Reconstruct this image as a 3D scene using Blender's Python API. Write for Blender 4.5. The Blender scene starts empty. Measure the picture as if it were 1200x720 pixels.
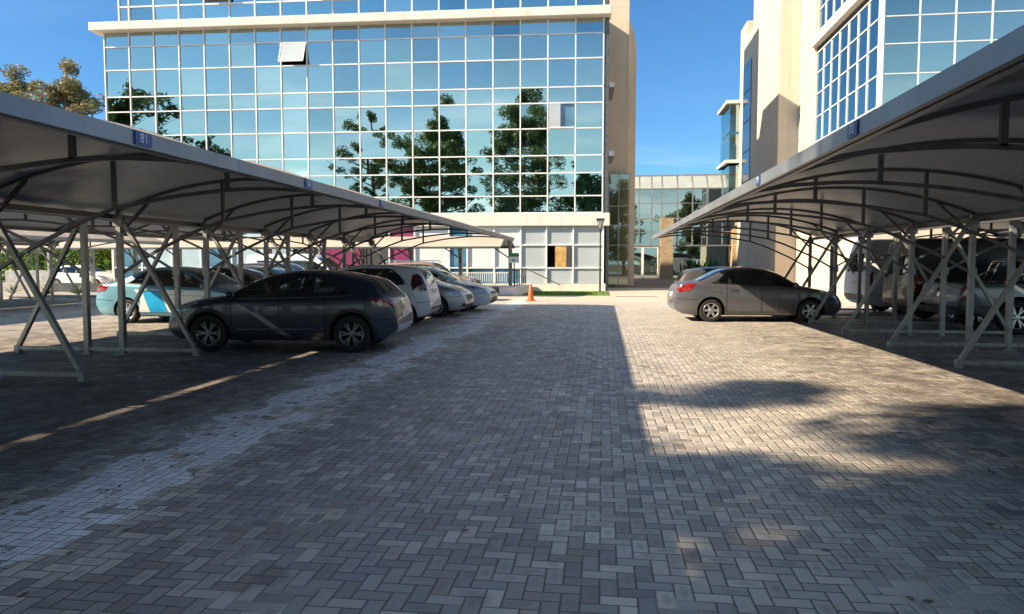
import bpy, bmesh, math, random
import numpy as np
from mathutils import Vector, Matrix, noise as mnoise
from mathutils.bvhtree import BVHTree
R = math.radians
PI = math.pi
rng = random.Random(11)
scene = bpy.context.scene
col = scene.collection

# ------------------------------------------------------------------ node helpers
class NT:
    def __init__(s, tree):
        s.t = tree; s.n = tree.nodes; s.l = tree.links
    def node(s, typ, **kw):
        n = s.n.new(typ)
        for k, v in kw.items(): setattr(n, k, v)
        return n
    def put(s, inp, v):
        if hasattr(v, 'is_output'): s.l.new(v, inp)
        elif v is not None: inp.default_value = v
    def m(s, op, a, b=None, c=None, clamp=False):
        n = s.node('ShaderNodeMath', operation=op); n.use_clamp = clamp
        s.put(n.inputs[0], a)
        if b is not None: s.put(n.inputs[1], b)
        if c is not None: s.put(n.inputs[2], c)
        return n.outputs[0]
    def mix(s, fac, a, b, blend='MIX'):
        n = s.node('ShaderNodeMix', data_type='RGBA', blend_type=blend)
        s.put(n.inputs[0], fac)
        s.put(n.inputs[6], a if hasattr(a, 'is_output') else (*a, 1))
        s.put(n.inputs[7], b if hasattr(b, 'is_output') else (*b, 1))
        return n.outputs[2]
    def noise(s, vec, scale, detail=4, rough=.55, out=0, dim='3D'):
        n = s.node('ShaderNodeTexNoise', noise_dimensions=dim)
        s.put(n.inputs['Vector'], vec)
        n.inputs['Scale'].default_value = scale; n.inputs['Detail'].default_value = detail
        n.inputs['Roughness'].default_value = rough
        return n.outputs[out]
    def ramp(s, fac, stops, interp='LINEAR'):
        n = s.node('ShaderNodeValToRGB'); n.color_ramp.interpolation = interp
        e = n.color_ramp.elements
        while len(e) < len(stops): e.new(.5)
        for el, (p, c) in zip(e, stops):
            el.position = p
            el.color = (*c, 1) if isinstance(c, tuple) else (c, c, c, 1)
        s.put(n.inputs[0], fac)
        return n.outputs[0]
    def smooth(s, v, a, b):
        n = s.node('ShaderNodeMapRange', interpolation_type='SMOOTHSTEP')
        s.put(n.inputs[0], v); n.inputs[1].default_value = a; n.inputs[2].default_value = b
        n.inputs[3].default_value = 0; n.inputs[4].default_value = 1
        return n.outputs[0]

def new_mat(name):
    m = bpy.data.materials.new(name); m.use_nodes = True
    nt = NT(m.node_tree); b = m.node_tree.nodes['Principled BSDF']
    return m, nt, b

def mat(name, c, rough=.6, metal=0., var=.12, scale=3., bump=0., bscale=60., coat=0., spec=.5, c2=None, grime=0.):
    m, nt, b = new_mat(name)
    pos = nt.node('ShaderNodeTexCoord').outputs['Object']
    nz = nt.noise(pos, scale, 5, .6)
    c2 = c2 or tuple(max(0, x*(1-var*2)) for x in c)
    colr = nt.mix(nt.ramp(nz, [(.3, 0.), (.7, 1.)]), c2, c)
    if grime:
        g = nt.noise(pos, scale*.37, 6, .7)
        colr = nt.mix(nt.m('MULTIPLY', nt.ramp(g, [(.45, 0.), (.75, 1.)]), grime), colr, tuple(x*.4 for x in c))
    nt.put(b.inputs['Base Color'], colr)
    rr = nt.m('MULTIPLY_ADD', nz, .18, rough-.09, clamp=True)
    nt.put(b.inputs['Roughness'], rr)
    b.inputs['Metallic'].default_value = metal
    b.inputs['Specular IOR Level'].default_value = spec
    if coat:
        b.inputs['Coat Weight'].default_value = coat; b.inputs['Coat Roughness'].default_value = .04
    if bump:
        bn = nt.node('ShaderNodeBump'); bn.inputs['Strength'].default_value = bump; bn.inputs['Distance'].default_value = .02
        nt.put(bn.inputs['Height'], nt.noise(pos, bscale, 6, .6))
        nt.put(b.inputs['Normal'], bn.outputs[0])
    return m

def paint(name, c, metal=.35, rough=.32, dust=.12):
    m, nt, b = new_mat(name)
    pos = nt.node('ShaderNodeTexCoord').outputs['Object']
    nz = nt.noise(pos, 1.7, 5, .65)
    fl = nt.noise(pos, 900, 1, .5)
    colr = nt.mix(nt.m('MULTIPLY', fl, .18), c, tuple(min(1, x*1.6+.01) for x in c))
    sep = nt.node('ShaderNodeSeparateXYZ'); nt.put(sep.inputs[0], pos)
    low = nt.m('SUBTRACT', 1., nt.smooth(sep.outputs[2], .15, .75))
    d = nt.m('MULTIPLY', nt.m('ADD', low, nt.m('MULTIPLY', nz, .6)), dust)
    colr = nt.mix(d, colr, (.25, .22, .18))
    nt.put(b.inputs['Base Color'], colr)
    b.inputs['Metallic'].default_value = metal
    nt.put(b.inputs['Roughness'], nt.m('MULTIPLY_ADD', nz, .2, rough-.08))
    b.inputs['Coat Weight'].default_value = .55
    nt.put(b.inputs['Coat Roughness'], nt.m('MULTIPLY_ADD', nz, .12, .0))
    return m

def leaf_mat(name, ca, cb, cc):
    m, nt, b = new_mat(name)
    g = nt.node('ShaderNodeNewGeometry')
    r = g.outputs['Random Per Island']
    c = nt.ramp(r, [(0., ca), (.5, cb), (1., cc)])
    big = nt.noise(nt.node('ShaderNodeTexCoord').outputs['Object'], .55, 3, .5)
    c = nt.mix(nt.ramp(big, [(.35, 0.), (.7, .75)]), c, tuple(x*1.5 for x in cc))
    nt.put(b.inputs['Base Color'], c)
    b.inputs['Roughness'].default_value = .55
    tr = nt.node('ShaderNodeBsdfTranslucent'); nt.put(tr.inputs[0], c)
    mx = nt.node('ShaderNodeMixShader'); mx.inputs[0].default_value = .3
    nt.l.new(b.outputs[0], mx.inputs[1]); nt.l.new(tr.outputs[0], mx.inputs[2])
    nt.l.new(mx.outputs[0], nt.n['Material Output'].inputs[0])
    return m

def glass_mat(name, tint=(.60, .80, .88), through=(.20, .36, .42), fac=.68, rough=.0, wav=.0, vary=False):
    m, nt, b = new_mat(name)
    nt.n.remove(b)
    gl = nt.node('ShaderNodeBsdfGlossy'); gl.inputs['Roughness'].default_value = rough
    gl.inputs['Color'].default_value = (*tint, 1)
    if wav:
        bn = nt.node('ShaderNodeBump'); bn.inputs['Strength'].default_value = 1.; bn.inputs['Distance'].default_value = wav
        nt.put(bn.inputs['Height'], nt.noise(nt.node('ShaderNodeTexCoord').outputs['Object'], .55, 1, .4))
        nt.put(gl.inputs['Normal'], bn.outputs[0])
    tp = nt.node('ShaderNodeBsdfTransparent'); tp.inputs[0].default_value = (*through, 1)
    if vary:
        rd = nt.node('ShaderNodeObjectInfo').outputs['Random']
        nt.put(gl.inputs['Color'], nt.mix(rd, tuple(x*.88 for x in tint), tuple(min(1, x*1.12) for x in tint)))
        r2_ = nt.m('FRACT', nt.m('MULTIPLY', rd, 7.31))
        nt.put(tp.inputs[0], nt.mix(r2_, through, (.62, .70, .62)))
    lw = nt.node('ShaderNodeLayerWeight'); lw.inputs[0].default_value = .25
    f = nt.m('ADD', nt.m('MULTIPLY', lw.outputs['Fresnel'], 1-fac), fac, clamp=True)
    mx = nt.node('ShaderNodeMixShader'); nt.put(mx.inputs[0], f)
    nt.l.new(tp.outputs[0], mx.inputs[1]); nt.l.new(gl.outputs[0], mx.inputs[2])
    nt.l.new(mx.outputs[0], nt.n['Material Output'].inputs[0])
    return m

# ------------------------------------------------------------------ materials
M = {}
M['frame'] = mat('carport_steel', (.17, .18, .195), .42, .55, .2, 6, .08, 40, grime=.35)
M['post'] = mat('galvanised_post', (.40, .41, .41), .45, .55, .2, 4, .08, 40, grime=.5)
M['fascia'] = mat('fascia_metal', (.30, .325, .36), .42, .45, .18, 1.3, .04, 20, grime=.4)
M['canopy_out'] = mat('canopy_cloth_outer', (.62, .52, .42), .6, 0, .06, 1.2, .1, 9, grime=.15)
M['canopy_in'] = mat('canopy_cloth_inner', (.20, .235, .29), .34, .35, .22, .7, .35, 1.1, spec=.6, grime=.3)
for _k, _w in (('canopy_out', .24), ('canopy_in', .20)):
    _n = NT(M[_k].node_tree); _b = _n.n['Principled BSDF']
    _t = _n.node('ShaderNodeBsdfTranslucent'); _t.inputs[0].default_value = (.47, .49, .51, 1)
    _o = _n.node('ShaderNodeTexCoord').outputs['Object']; _s = _n.node('ShaderNodeSeparateXYZ'); _n.put(_s.inputs[0], _o)
    _f = _n.m('ABSOLUTE', _n.m('SUBTRACT', _n.m('FRACT', _n.m('DIVIDE', _s.outputs[1], 1.31)), .5))
    _l = _n.smooth(_f, .472, .488)
    _c = _b.inputs['Base Color'].links[0].from_socket
    _n.put(_b.inputs['Base Color'], _n.mix(_n.m('MULTIPLY', _l, .45), _c, (.10, .10, .10)))
    _m = _n.node('ShaderNodeMixShader'); _m.inputs[0].default_value = _w
    _n.l.new(_b.outputs[0], _m.inputs[1]); _n.l.new(_t.outputs[0], _m.inputs[2]); _n.l.new(_m.outputs[0], _n.n['Material Output'].inputs[0])
M['sign_blue'] = mat('sign_blue', (.025, .075, .27), .4, 0, .1)
M['white_letter'] = mat('white_letter', (.8, .82, .85), .5)
M['white_trim'] = mat('white_aluminium', (.80, .81, .81), .4, 0, .04, 2)
M['white_render'] = mat('white_render', (.70, .67, .61), .8, 0, .05, .7, .15, 30, grime=.10)
M['cream'] = mat('cream_render', (.60, .52, .41), .85, 0, .05, .5, .15, 25, grime=.10)
M['tan'] = mat('tan_render', (.62, .53, .42), .85, 0, .06, .5, .15, 25, grime=.12)
M['glass'] = glass_mat('facade_glass', (.74, .92, .91), (.50, .62, .62), .50, 0, .004, True)
M['glass_clear'] = glass_mat('entrance_glass', (.75, .85, .85), (.45, .52, .50), .34)
M['frosted'] = mat('frosted_glass', (.42, .47, .50), .22, 0, .05, 1, spec=.7)
M['shopblue'] = mat('blue_tinted_glass', (.10, .26, .42), .05, .0, .3, .6, spec=.9)
M['shoplight'] = mat('pale_glass', (.46, .60, .68), .12, 0, .15, .35, spec=.8)
M['panelwhite'] = mat('white_panel', (.66, .69, .69), .45, 0, .03, .5)
M['magenta'] = mat('magenta_panel', (.27, .045, .13), .35, 0, .12, .6)
M['dark'] = mat('dark_interior', (.05, .055, .06), .8)
M['interior'] = mat('interior_wall', (.40, .41, .38), .9, 0, .2, .3)
M['slab'] = mat('interior_slab', (.35, .35, .33), .9)
M['blind'] = mat('vertical_blind', (.62, .62, .54), .8, 0, .25, 14)
M['stone'] = None
M['plywood'] = mat('plywood', (.62, .40, .14), .65, 0, .2, 4, .05, 30, c2=(.38, .21, .06))
M['black'] = mat('black_metal', (.02, .02, .022), .4, .3)
M['cone'] = mat('cone_orange', (.75, .12, .02), .5, 0, .1)
M['conewhite'] = mat('cone_band', (.42, .42, .42), .5)
M['sign_green'] = mat('sign_green', (.02, .28, .10), .4)
M['concrete'] = mat('concrete', (.42, .40, .36), .85, 0, .15, 2, .2, 40, grime=.25)
M['whitecurb'] = mat('white_curb', (.78, .77, .74), .8, 0, .06, 3, .1, 30, grime=.15)
M['soil'] = mat('dry_soil', (.42, .31, .20), .95, 0, .2, 3, .3, 20)
M['grass'] = leaf_mat('lawn_grass', (.06, .14, .02), (.10, .22, .03), (.16, .28, .05))
M['field'] = mat('field_ground', (.11, .13, .05), .95, 0, .3, .3, .2, 10, c2=(.16, .13, .08))
M['bark'] = mat('bark', (.17, .14, .11), .9, 0, .25, 4, .4, 16)
M['palebark'] = mat('pale_bark', (.34, .30, .25), .85, 0, .25, 3, .3, 12)
M['leaf_dark'] = leaf_mat('leaves_dark', (.05, .09, .028), (.085, .14, .045), (.14, .20, .07))
M['leaf_mid'] = leaf_mat('leaves_mid', (.04, .075, .02), (.07, .11, .03), (.11, .15, .04))
M['leaf_rust'] = leaf_mat('leaves_rust', (.12, .15, .065), (.18, .19, .085), (.24, .20, .10))
M['leaf_lime'] = leaf_mat('leaves_lime', (.12, .22, .03), (.22, .32, .05), (.34, .36, .06))
M['leaf_hedge'] = leaf_mat('leaves_hedge', (.07, .15, .03), (.11, .21, .04), (.17, .27, .06))
M['leaf_plant'] = leaf_mat('leaves_plant', (.02, .06, .015), (.03, .09, .02), (.06, .13, .03))
# vehicles
M['tyre'] = mat('tyre_rubber', (.018, .018, .018), .8, 0, .2, 8)
M['alloy'] = mat('alloy', (.55, .56, .58), .28, .9, .1, 5)
M['darkalloy'] = mat('dark_alloy', (.20, .21, .22), .3, .9, .1, 5)
M['well'] = mat('wheel_well', (.012, .012, .012), .9)
M['trim'] = mat('black_trim', (.012, .012, .013), .5, 0, .2, 5)
M['gap'] = mat('panel_gap', (.004, .004, .004), .9)
M['chrome'] = mat('chrome', (.75, .76, .78), .12, 1., .05)
M['lampglass'] = mat('headlamp', (.55, .60, .65), .08, .35, .4, 18, spec=.9, coat=.8)
M['tail'] = mat('tail_lamp', (.42, .012, .015), .15, 0, .45, 14, spec=.8, coat=.9)
M['taildark'] = mat('tail_lamp_smoked', (.16, .012, .02), .15, 0, .5, 14, spec=.8, coat=.9)
M['amber'] = mat('amber_lens', (.6, .2, .02), .2, coat=.8)
M['plate'] = mat('number_plate', (.62, .63, .62), .4, 0, .2, 20)
M['seat'] = mat('saddle_grey', (.1, .1, .11), .8)
def carglass(name):
    m, nt, b = new_mat(name); nt.n.remove(b)
    gl = nt.node('ShaderNodeBsdfGlossy'); gl.inputs['Roughness'].default_value = .01; gl.inputs['Color'].default_value = (.9, .95, 1, 1)
    tp = nt.node('ShaderNodeBsdfTransparent'); tp.inputs[0].default_value = (.40, .47, .46, 1)
    lw = nt.node('ShaderNodeFresnel'); lw.inputs[0].default_value = 1.5
    mx = nt.node('ShaderNodeMixShader'); nt.put(mx.inputs[0], nt.m('MULTIPLY_ADD', lw.outputs[0], 1.3, .03, clamp=True))
    nt.l.new(tp.outputs[0], mx.inputs[1]); nt.l.new(gl.outputs[0], mx.inputs[2])
    nt.l.new(mx.outputs[0], nt.n['Material Output'].inputs[0])
    return m
M['carglass'] = carglass('car_glass')
P = {
 'slate': paint('paint_slate', (.014, .023, .043), .15, .3, .03),
 'white': paint('paint_white', (.74, .75, .76), 0, .3, .10),
 'silver': paint('paint_silver', (.44, .46, .48), .55, .3, .12),
 'bronze': paint('paint_bronze', (.30, .20, .15), .3, .35, .3),
 'grey': paint('paint_grey', (.095, .098, .114), .3, .28, .03),
 'charcoal': paint('paint_charcoal', (.10, .10, .105), .4, .3, .2),
 'teal': paint('paint_teal', (.13, .32, .42), .2, .32, .10),
 'black': paint('paint_black', (.014, .015, .018), .2, .25, .10),
 'navy': paint('paint_navy', (.012, .012, .022), .1, .3, .05),
 'pickup': paint('paint_bluegrey', (.15, .17, .20), .35, .3, .12),
}

for _k in ('cream', 'tan', 'white_render'):
    _n = NT(M[_k].node_tree); _b = _n.n['Principled BSDF']
    _o = _n.node('ShaderNodeNewGeometry').outputs['Position']
    _mp = _n.node('ShaderNodeMapping'); _n.put(_mp.inputs[0], _o); _mp.inputs['Scale'].default_value = (2.2, 2.2, .10)
    _st = _n.ramp(_n.noise(_mp.outputs[0], 1.0, 6, .65), [(.50, 0.), (.74, 1.)])
    _s = _n.node('ShaderNodeSeparateXYZ'); _n.put(_s.inputs[0], _o)
    _j = _n.smooth(_n.m('ABSOLUTE', _n.m('SUBTRACT', _n.m('FRACT', _n.m('DIVIDE', _s.outputs[2], 3.62)), .5)), .4955, .4985)
    _c = _b.inputs['Base Color'].links[0].from_socket
    _c = _n.mix(_n.m('MULTIPLY', _st, .30), _c, (.28, .25, .21))
    _n.put(_b.inputs['Base Color'], _n.mix(_n.m('MULTIPLY', _j, .45), _c, (.2, .18, .15)))
for _k in ('post', 'frame'):
    _n = NT(M[_k].node_tree); _b = _n.n['Principled BSDF']
    _o = _n.node('ShaderNodeNewGeometry').outputs['Position']
    _s = _n.node('ShaderNodeSeparateXYZ'); _n.put(_s.inputs[0], _o)
    _lw = _n.m('SUBTRACT', 1., _n.smooth(_s.outputs[2], .05, .9))
    _r = _n.m('MULTIPLY', _n.ramp(_n.noise(_o, 9, 6, .7), [(.50, 0.), (.62, 1.)]), _n.m('MULTIPLY_ADD', _lw, .5, .05))
    _c = _b.inputs['Base Color'].links[0].from_socket
    _n.put(_b.inputs['Base Color'], _n.mix(_r, _c, (.16, .085, .045)))
# stone cladding
def stone_mat():
    m, nt, b = new_mat('stone_cladding')
    tc = nt.node('ShaderNodeTexCoord').outputs['Object']
    br = nt.node('ShaderNodeTexBrick')
    mp = nt.node('ShaderNodeMapping'); nt.put(mp.inputs[0], tc); mp.inputs['Rotation'].default_value = (R(90), 0, 0)
    nt.put(br.inputs['Vector'], mp.outputs[0])
    br.inputs['Color1'].default_value = (.42, .30, .17, 1); br.inputs['Color2'].default_value = (.24, .18, .12, 1)
    br.inputs['Mortar'].default_value = (.15, .12, .09, 1); br.inputs['Scale'].default_value = 2.2
    br.inputs['Mortar Size'].default_value = .015
    nz = nt.noise(tc, 2.5, 6, .65)
    nt.put(b.inputs['Base Color'], nt.mix(nt.ramp(nz, [(.3, 0.), (.75, .7)]), br.outputs[0], (.48, .38, .24)))
    b.inputs['Roughness'].default_value = .85
    bn = nt.node('ShaderNodeBump'); bn.inputs['Strength'].default_value = .6; bn.inputs['Distance'].default_value = .03
    nt.put(bn.inputs['Height'], nz); nt.put(b.inputs['Normal'], bn.outputs[0])
    return m
M['stone'] = stone_mat()

# herringbone block paving
def paving_mat(name, far=False):
    m, nt, b = new_mat(name)
    geo = nt.node('ShaderNodeNewGeometry').outputs['Position']
    wob = nt.noise(geo, 1.3, 2, .5, out=1)
    vm = nt.node('ShaderNodeVectorMath', operation='MULTIPLY_ADD')
    nt.put(vm.inputs[0], wob); vm.inputs[1].default_value = (.018, .018, 0); nt.put(vm.inputs[2], geo)
    sep = nt.node('ShaderNodeSeparateXYZ'); nt.put(sep.inputs[0], vm.outputs[0])
    W = .088
    X = nt.m('DIVIDE', sep.outputs[0], W); Y = nt.m('DIVIDE', sep.outputs[1], W)
    i = nt.m('FLOOR', X); j = nt.m('FLOOR', Y)
    k = nt.m('FLOORED_MODULO', nt.m('SUBTRACT', i, j), 4.)
    def eq(v): return nt.m('COMPARE', k, float(v), .1)
    k0, k1, k2, k3 = eq(0), eq(1), eq(2), eq(3)
    oi = nt.m('SUBTRACT', i, k1); oj = nt.m('SUBTRACT', j, k2)
    hor = nt.m('ADD', k0, k1)
    du = nt.m('SUBTRACT', X, oi); dv = nt.m('SUBTRACT', Y, oj)
    lx = nt.m('ADD', 1., hor); ly = nt.m('SUBTRACT', 2., hor)
    dx = nt.m('MINIMUM', du, nt.m('SUBTRACT', lx, du)); dy = nt.m('MINIMUM', dv, nt.m('SUBTRACT', ly, dv))
    d = nt.m('MINIMUM', dx, dy)
    cmb = nt.node('ShaderNodeCombineXYZ'); nt.put(cmb.inputs[0], oi); nt.put(cmb.inputs[1], oj); nt.put(cmb.inputs[2], hor)
    wn = nt.node('ShaderNodeTexWhiteNoise', noise_dimensions='3D'); nt.put(wn.inputs['Vector'], cmb.outputs[0])
    rs = nt.node('ShaderNodeSeparateColor'); nt.put(rs.inputs[0], wn.outputs['Color'])
    r1, r2, r3 = rs.outputs[0], rs.outputs[1], rs.outputs[2]
    gs = nt.node('ShaderNodeSeparateXYZ'); nt.put(gs.inputs[0], geo)
    gx, gy = gs.outputs[0], gs.outputs[1]
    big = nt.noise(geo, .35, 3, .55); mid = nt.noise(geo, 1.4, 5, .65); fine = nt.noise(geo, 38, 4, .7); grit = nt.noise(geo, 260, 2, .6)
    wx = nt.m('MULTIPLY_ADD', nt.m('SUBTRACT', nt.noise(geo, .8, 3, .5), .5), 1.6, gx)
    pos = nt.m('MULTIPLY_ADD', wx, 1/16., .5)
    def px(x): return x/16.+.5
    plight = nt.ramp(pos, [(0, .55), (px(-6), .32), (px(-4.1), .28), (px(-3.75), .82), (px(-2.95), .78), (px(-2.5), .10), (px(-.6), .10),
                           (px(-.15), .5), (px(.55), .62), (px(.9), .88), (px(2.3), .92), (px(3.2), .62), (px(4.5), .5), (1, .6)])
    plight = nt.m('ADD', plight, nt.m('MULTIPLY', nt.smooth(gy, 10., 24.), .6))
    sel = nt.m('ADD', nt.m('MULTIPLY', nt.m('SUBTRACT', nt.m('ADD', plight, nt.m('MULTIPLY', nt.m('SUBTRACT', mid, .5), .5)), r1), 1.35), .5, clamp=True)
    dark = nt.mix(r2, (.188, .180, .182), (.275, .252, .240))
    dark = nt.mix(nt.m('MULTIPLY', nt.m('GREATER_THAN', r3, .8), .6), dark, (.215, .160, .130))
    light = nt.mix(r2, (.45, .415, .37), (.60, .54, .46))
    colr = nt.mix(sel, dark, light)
    # pale limed bricks along the drip line
    drip = nt.m('MULTIPLY', nt.smooth(wx, -3.85, -3.6), nt.m('SUBTRACT', 1., nt.smooth(wx, -3.2, -2.95)))
    dsel = nt.m('MULTIPLY', nt.smooth(drip, .15, .4), nt.m('GREATER_THAN', nt.m('ADD', mid, nt.m('MULTIPLY', r3, .30)), .53))
    colr = nt.mix(nt.m('MULTIPLY', dsel, .9), colr, (.78, .79, .80))
    # smudge in the middle of blocks
    ex = nt.m('SUBTRACT', du, nt.m('MULTIPLY', lx, .5)); ey = nt.m('SUBTRACT', dv, nt.m('MULTIPLY', ly, .5))
    ex = nt.m('DIVIDE', ex, lx); ey = nt.m('DIVIDE', ey, ly)
    er = nt.m('ADD', nt.m('SQRT', nt.m('ADD', nt.m('MULTIPLY', ex, ex), nt.m('MULTIPLY', ey, ey))), nt.m('MULTIPLY', nt.m('SUBTRACT', fine, .5), .35))
    sm = nt.m('MULTIPLY', nt.m('SUBTRACT', 1., nt.smooth(er, .10, .42)), nt.m('MULTIPLY', nt.m('GREATER_THAN', r3, .62), .42))
    colr = nt.mix(sm, colr, (.15, .14, .125))
    # tyre/oil/moss staining under the stalls
    dsel0 = dsel
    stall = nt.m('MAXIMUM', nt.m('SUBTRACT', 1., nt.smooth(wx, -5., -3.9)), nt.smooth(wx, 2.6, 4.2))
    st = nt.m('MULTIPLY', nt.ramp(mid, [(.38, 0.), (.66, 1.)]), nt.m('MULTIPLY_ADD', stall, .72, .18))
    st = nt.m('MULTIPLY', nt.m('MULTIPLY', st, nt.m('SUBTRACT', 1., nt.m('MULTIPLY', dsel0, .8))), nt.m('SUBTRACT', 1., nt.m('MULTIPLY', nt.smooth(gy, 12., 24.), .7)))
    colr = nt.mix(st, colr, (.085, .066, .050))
    colr = nt.mix(nt.m('MULTIPLY', nt.ramp(big, [(.35, 0.), (.7, 1.)]), .25), colr, (.18, .165, .15))
    colr = nt.mix(nt.m('MULTIPLY', nt.ramp(fine, [(.5, 0.), (.8, 1.)]), .30), colr, (.50, .47, .43))
    colr = nt.mix(nt.m('MULTIPLY', grit, .20), colr, (.12, .115, .11))
    spots = nt.ramp(nt.noise(geo, 2.6, 2, .4), [(.64, 0.), (.72, 1.)])
    colr = nt.mix(nt.m('MULTIPLY', spots, .5), colr, (.07, .062, .055))
    # joints : dark, with patches of washed sand
    joint = nt.m('SUBTRACT', 1., nt.smooth(d, .018, .062))
    sand = nt.ramp(nt.noise(geo, .9, 4, .6), [(.56, 0.), (.66, 1.)])
    jc = nt.mix(sand, (.055, .048, .042), (.52, .48, .40))
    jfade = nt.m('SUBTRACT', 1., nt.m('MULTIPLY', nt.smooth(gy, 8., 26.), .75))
    colr = nt.mix(nt.m('MULTIPLY', joint, jfade), colr, jc)
    if far: pass
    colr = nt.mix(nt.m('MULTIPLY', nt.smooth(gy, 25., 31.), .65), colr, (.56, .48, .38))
    nt.put(b.inputs['Base Color'], colr)
    nt.put(b.inputs['Roughness'], nt.m('MULTIPLY_ADD', fine, .3, .48))
    b.inputs['Specular IOR Level'].default_value = .4
    h = nt.m('ADD', nt.m('MULTIPLY', nt.smooth(d, .02, .14), 1.), nt.m('ADD', nt.m('MULTIPLY', r2, .5), nt.m('MULTIPLY', fine, .35)))
    bn = nt.node('ShaderNodeBump'); bn.inputs['Strength'].default_value = .7; bn.inputs['Distance'].default_value = .006
    nt.put(bn.inputs['Height'], h); nt.put(b.inputs['Normal'], bn.outputs[0])
    return m
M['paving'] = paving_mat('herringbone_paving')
M['plaza'] = mat('plaza_brick', (.20, .155, .125), .85, 0, .15, 2, .2, 30)
M['asphalt'] = mat('asphalt', (.06, .06, .062), .9, 0, .2, 2, .3, 60)

# ------------------------------------------------------------------ mesh helpers
class MB:
    def __init__(s): s.v = []; s.f = []; s.mi = []; s.cur = 0
    def use(s, i): s.cur = i; return s
    def add(s, vs, fs):
        o = len(s.v); s.v += [tuple(p) for p in vs]
        for f in fs: s.f.append([o+i for i in f]); s.mi.append(s.cur)
        return s
    def box(s, x0, x1, y0, y1, z0, z1, T=None):
        vs = [(x, y, z) for z in (z0, z1) for y in (y0, y1) for x in (x0, x1)]
        if T is not None: vs = [T @ Vector(p) for p in vs]
        return s.add(vs, [(0, 2, 3, 1), (4, 5, 7, 6), (0, 1, 5, 4), (2, 6, 7, 3), (0, 4, 6, 2), (1, 3, 7, 5)])
    def beam(s, p, q, w, h, up=(0, 0, 1)):
        p = Vector(p); q = Vector(q); d = (q-p).normalized(); up = Vector(up)
        a = d.cross(up)
        if a.length < 1e-4: a = d.cross(Vector((1, 0, 0)))
        a.normalize(); b_ = a.cross(d).normalized()
        vs = []
        for c in (p, q):
            for sa, sb in ((-1, -1), (1, -1), (1, 1), (-1, 1)): vs.append(c+a*sa*w/2+b_*sb*h/2)
        return s.add(vs, [(0, 1, 2, 3), (7, 6, 5, 4), (0, 4, 5, 1), (1, 5, 6, 2), (2, 6, 7, 3), (3, 7, 4, 0)])
    def poly_beam(s, pts, w, h, up=(0, 1, 0)):
        pts = [Vector(p) for p in pts]; n = len(pts); vs = []; up = Vector(up)
        for i, c in enumerate(pts):
            d = (pts[min(i+1, n-1)]-pts[max(i-1, 0)]).normalized()
            a = d.cross(up).normalized(); b_ = up
            for sa, sb in ((-1, -1), (1, -1), (1, 1), (-1, 1)): vs.append(c+a*sa*h/2+b_*sb*w/2)
        fs = [(0, 1, 2, 3), tuple(4*(n-1)+k for k in (3, 2, 1, 0))]
        for i in range(n-1):
            for k in range(4):
                k2 = (k+1) % 4; fs.append((4*i+k, 4*i+4+k, 4*i+4+k2, 4*i+k2))
        return s.add(vs, fs)
    def tube(s, pts, rads, seg=8, cap=True):
        pts = [Vector(p) for p in pts]; n = len(pts)
        if not hasattr(rads, '__len__'): rads = [rads]*n
        vs = []
        for i, c in enumerate(pts):
            d = (pts[min(i+1, n-1)]-pts[max(i-1, 0)])
            d = d.normalized() if d.length > 1e-9 else Vector((0, 0, 1))
            a = d.cross(Vector((0, 0, 1)))
            if a.length < .05: a = d.cross(Vector((1, 0, 0)))
            a.normalize(); b_ = d.cross(a)
            for k in range(seg):
                t = 2*PI*k/seg; vs.append(c+(a*math.cos(t)+b_*math.sin(t))*rads[i])
        fs = []
        for i in range(n-1):
            for k in range(seg):
                k2 = (k+1) % seg; fs.append((seg*i+k, seg*i+k2, seg*i+seg+k2, seg*i+seg+k))
        if cap: fs += [tuple(range(seg-1, -1, -1)), tuple(seg*(n-1)+k for k in range(seg))]
        return s.add(vs, fs)
    def lathe(s, prof, seg=24, T=None):
        vs = []; n = len(prof)
        for r, z in prof:
            for k in range(seg):
                t = 2*PI*k/seg; p = Vector((r*math.cos(t), r*math.sin(t), z)); vs.append(T @ p if T is not None else p)
        fs = []
        for i in range(n-1):
            for k in range(seg):
                k2 = (k+1) % seg; fs.append((seg*i+k, seg*i+k2, seg*i+seg+k2, seg*i+seg+k))
        return s.add(vs, fs)
    def prism(s, poly, z0, z1):
        n = len(poly)
        vs = [(x, y, z0) for x, y in poly]+[(x, y, z1) for x, y in poly]
        return s.add(vs, [tuple(range(n-1, -1, -1)), tuple(range(n, 2*n))]+[(i, (i+1) % n, n+(i+1) % n, n+i) for i in range(n)])
    def prism_y(s, poly, y0, y1):
        n = len(poly)
        vs = [(x, y0, z) for x, z in poly]+[(x, y1, z) for x, z in poly]
        return s.add(vs, [tuple(range(n)), tuple(range(2*n-1, n-1, -1))]+[(i, n+i, n+(i+1) % n, (i+1) % n) for i in range(n)])
    def mesh(s, name, mats, smooth=False, bev=0.):
        me = bpy.data.meshes.new(name); me.from_pydata([tuple(p) for p in s.v], [], s.f)
        for m in (mats if isinstance(mats, (list, tuple)) else [mats]): me.materials.append(m)
        me.polygons.foreach_set('material_index', s.mi)
        if bev:
            b = bmesh.new(); b.from_mesh(me)
            bmesh.ops.bevel(b, geom=b.edges[:], offset=bev, segments=2, affect='EDGES', profile=.6, clamp_overlap=True)
            b.to_mesh(me); b.free()
        if smooth: me.polygons.foreach_set('use_smooth', [True]*len(me.polygons))
        me.update()
        return me
    def build(s, name, mats, parent=None, smooth=False, bev=0., loc=None, rotz=0.):
        return link(name, s.mesh(name, mats, smooth, bev), parent, loc, rotz)

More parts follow.
